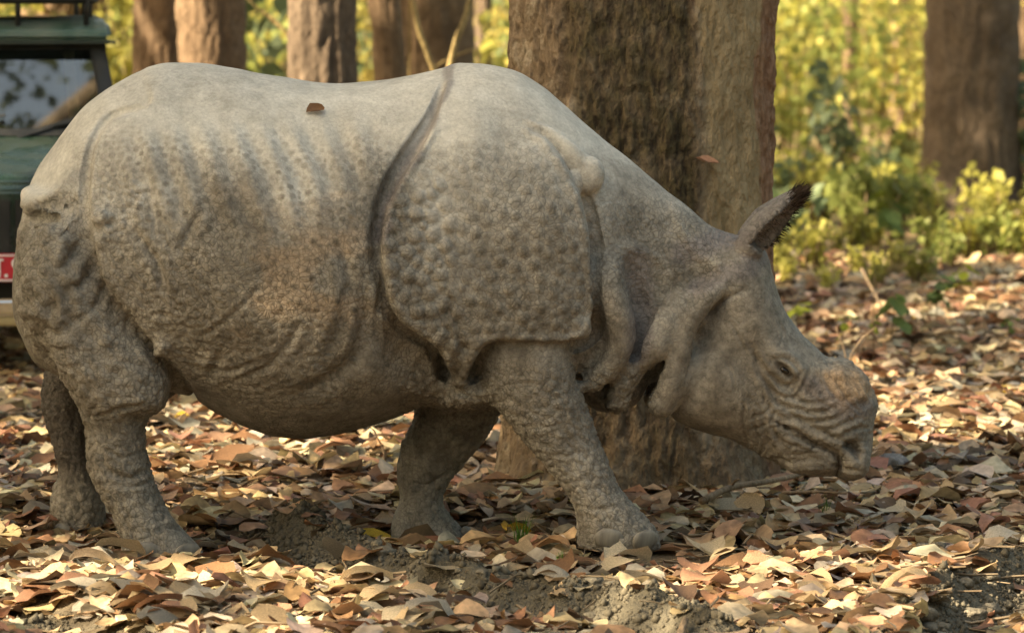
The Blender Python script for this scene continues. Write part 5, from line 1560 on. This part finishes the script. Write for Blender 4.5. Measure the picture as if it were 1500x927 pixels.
grass_m = leaf_mat('grass_blade', (.10, .22, .02), .2, .35)
def tuft(px, py, h, n, label, seed):
    rg = random.Random(seed); g_ = at_ground(px, py); V, F_ = [], []
    for i in range(n):
        a = rg.uniform(0, 6.28); l = h * rg.uniform(.5, 1.1); b = rg.uniform(.1, .55); x, y = rg.uniform(-.025, .025), rg.uniform(-.02, .02); w = .0022
        n0 = len(V); ca, sa = math.cos(a), math.sin(a)
        for t, wd in ((0, 1), (.5, .8), (1, .05)):
            r = b * l * t * t; V += [(x + ca * r - sa * w * wd, y + sa * r + ca * w * wd, l * t), (x + ca * r + sa * w * wd, y + sa * r - ca * w * wd, l * t)]
        F_ += [(n0, n0 + 1, n0 + 3, n0 + 2), (n0 + 2, n0 + 3, n0 + 5, n0 + 4)]
    o = obj('grass_tuft', mesh_np('grass_tuft', V, F_, grass_m)); o.location = (g_[0], g_[1], gz1(g_[0], g_[1])); tag(o, label, 'grass', 'grass tufts in the litter')
tuft(766, 800, .13, 44, 'bushy bright green grass tuft behind the mud bank', 1)
tuft(813, 827, .085, 18, 'tiny bright green grass tuft near the front foot', 2)
tuft(1205, 760, .10, 12, 'sparse grass tuft among brown leaves below the muzzle', 3)
tuft(1500, 760, .06, 10, 'grass tuft on the rutted mud', 4)

# a stone, and clods of the mud bank
stone_m = Mat('stone_grey', .9, .2); sn = stone_m.noise(30, 4); stone_m.done(stone_m.ramp(sn, [(.3, (.10, .09, .085)), (.7, (.27, .25, .235))]), stone_m.bump(sn, .02))
clod_m = Mat('mud_clod', .95, .15); cn = clod_m.noise(35, 4); clod_m.done(clod_m.ramp(cn, [(.3, (.10, .085, .062)), (.7, (.20, .175, .135))]), clod_m.bump(cn, .02))
def lump(name, px, py, r, mat, seed, label, cat, group, flat=.6):
    bm = bmesh.new(); bmesh.ops.create_icosphere(bm, subdivisions=3, radius=1)
    v = np.array([v.co[:] for v in bm.verts]); d = 1 + .28 * fbm(v * 1.6 + seed * 7, 3, 400 + seed)
    for q, k in zip(bm.verts, d): q.co = Vector((q.co.x * k * r * 1.25, q.co.y * k * r, q.co.z * k * r * flat))
    me = bpy.data.meshes.new(name); bm.to_mesh(me); bm.free(); me.materials.append(mat); me.polygons.foreach_set('use_smooth', np.ones(len(me.polygons), bool))
    g_ = at_ground(px, py); o = obj(name, me); o.location = (g_[0], g_[1], gz1(g_[0], g_[1]) + r * flat * (.45 if name != 'stone' else 1.2)); o.rotation_euler = (0, 0, seed); tag(o, label, cat, group)
lump('stone', 1302, 684, .07, stone_m.m, 1, 'rounded grey stone in the leaves ahead of the muzzle', 'stone', None)
rc = random.Random(9)
for i in range(26):
    t = rc.random(); px = 500 + 520 * t; py = 806 + 100 * t + rc.uniform(-16, 26)
    lump('mud_clod', px, py, rc.uniform(.016, .04), clod_m.m, i + 2, 'small grey brown clod crumbled from the mud bank', 'clod', 'clods on the mud bank')
for i in range(16):
    lump('mud_clod', rc.uniform(1320, 1480), rc.uniform(800, 920), rc.uniform(.018, .05), clod_m.m, i + 40, 'grey brown clod at the edge of the rut', 'clod', 'clods by the rut')

# leaves that lie or hang on things
def leaf_on(name, pos, rot, s, mat, label, seed, fold, curl):
    V, Q = leaf_shape(seed, 7, 5, curl=curl, fold=fold); o = obj(name, mesh_np(name, V, Q, mat)); o.location = pos; o.rotation_euler = rot; o.scale = s; tag(o, label, 'leaf')
i_ = np.argmin(np.hypot(RV[:, 0] - C2(463, 166, .3)[0], RV[:, 2] - C2(463, 166, .3)[1]) + 10 * (RV[:, 1] > 0)); p_ = RV[i_] + np.array([0, YM, 0])
leaf_on('fallen_leaf', (p_[0], p_[1], p_[2] + .012), (.75, -.2, .3), (.07, .085, .10), leaf_mats[1], 'small brown dry leaf resting on the back of the rhinoceros', 811, .9, .5)
p_ = at(1037, 236, TRUNK[1] - .57)
leaf_on('fallen_leaf', p_, (.35, .2, .15), (.10, .09, .10), leaf_mats[2], 'single dry leaf stuck to the bark of the great trunk', 812, .5, .6)
g_ = at_ground(546, 779); leaf_on('fallen_leaf', (g_[0], g_[1], gz1(g_[0], g_[1]) + .035), (.95, .05, .05), (.14, .12, .10), leaf_mats[6], 'large yellow leaf propped against the far front foot', 813, .2, .3)
g_ = at_ground(340, 695); leaf_on('fallen_leaf', (g_[0], g_[1], gz1(g_[0], g_[1]) + .05), (.5, -.25, .3), (.20, .18, .12), leaf_mats[1], 'large brown leaf standing proud of the sunlit litter behind the hind leg', 814, .4, .6)
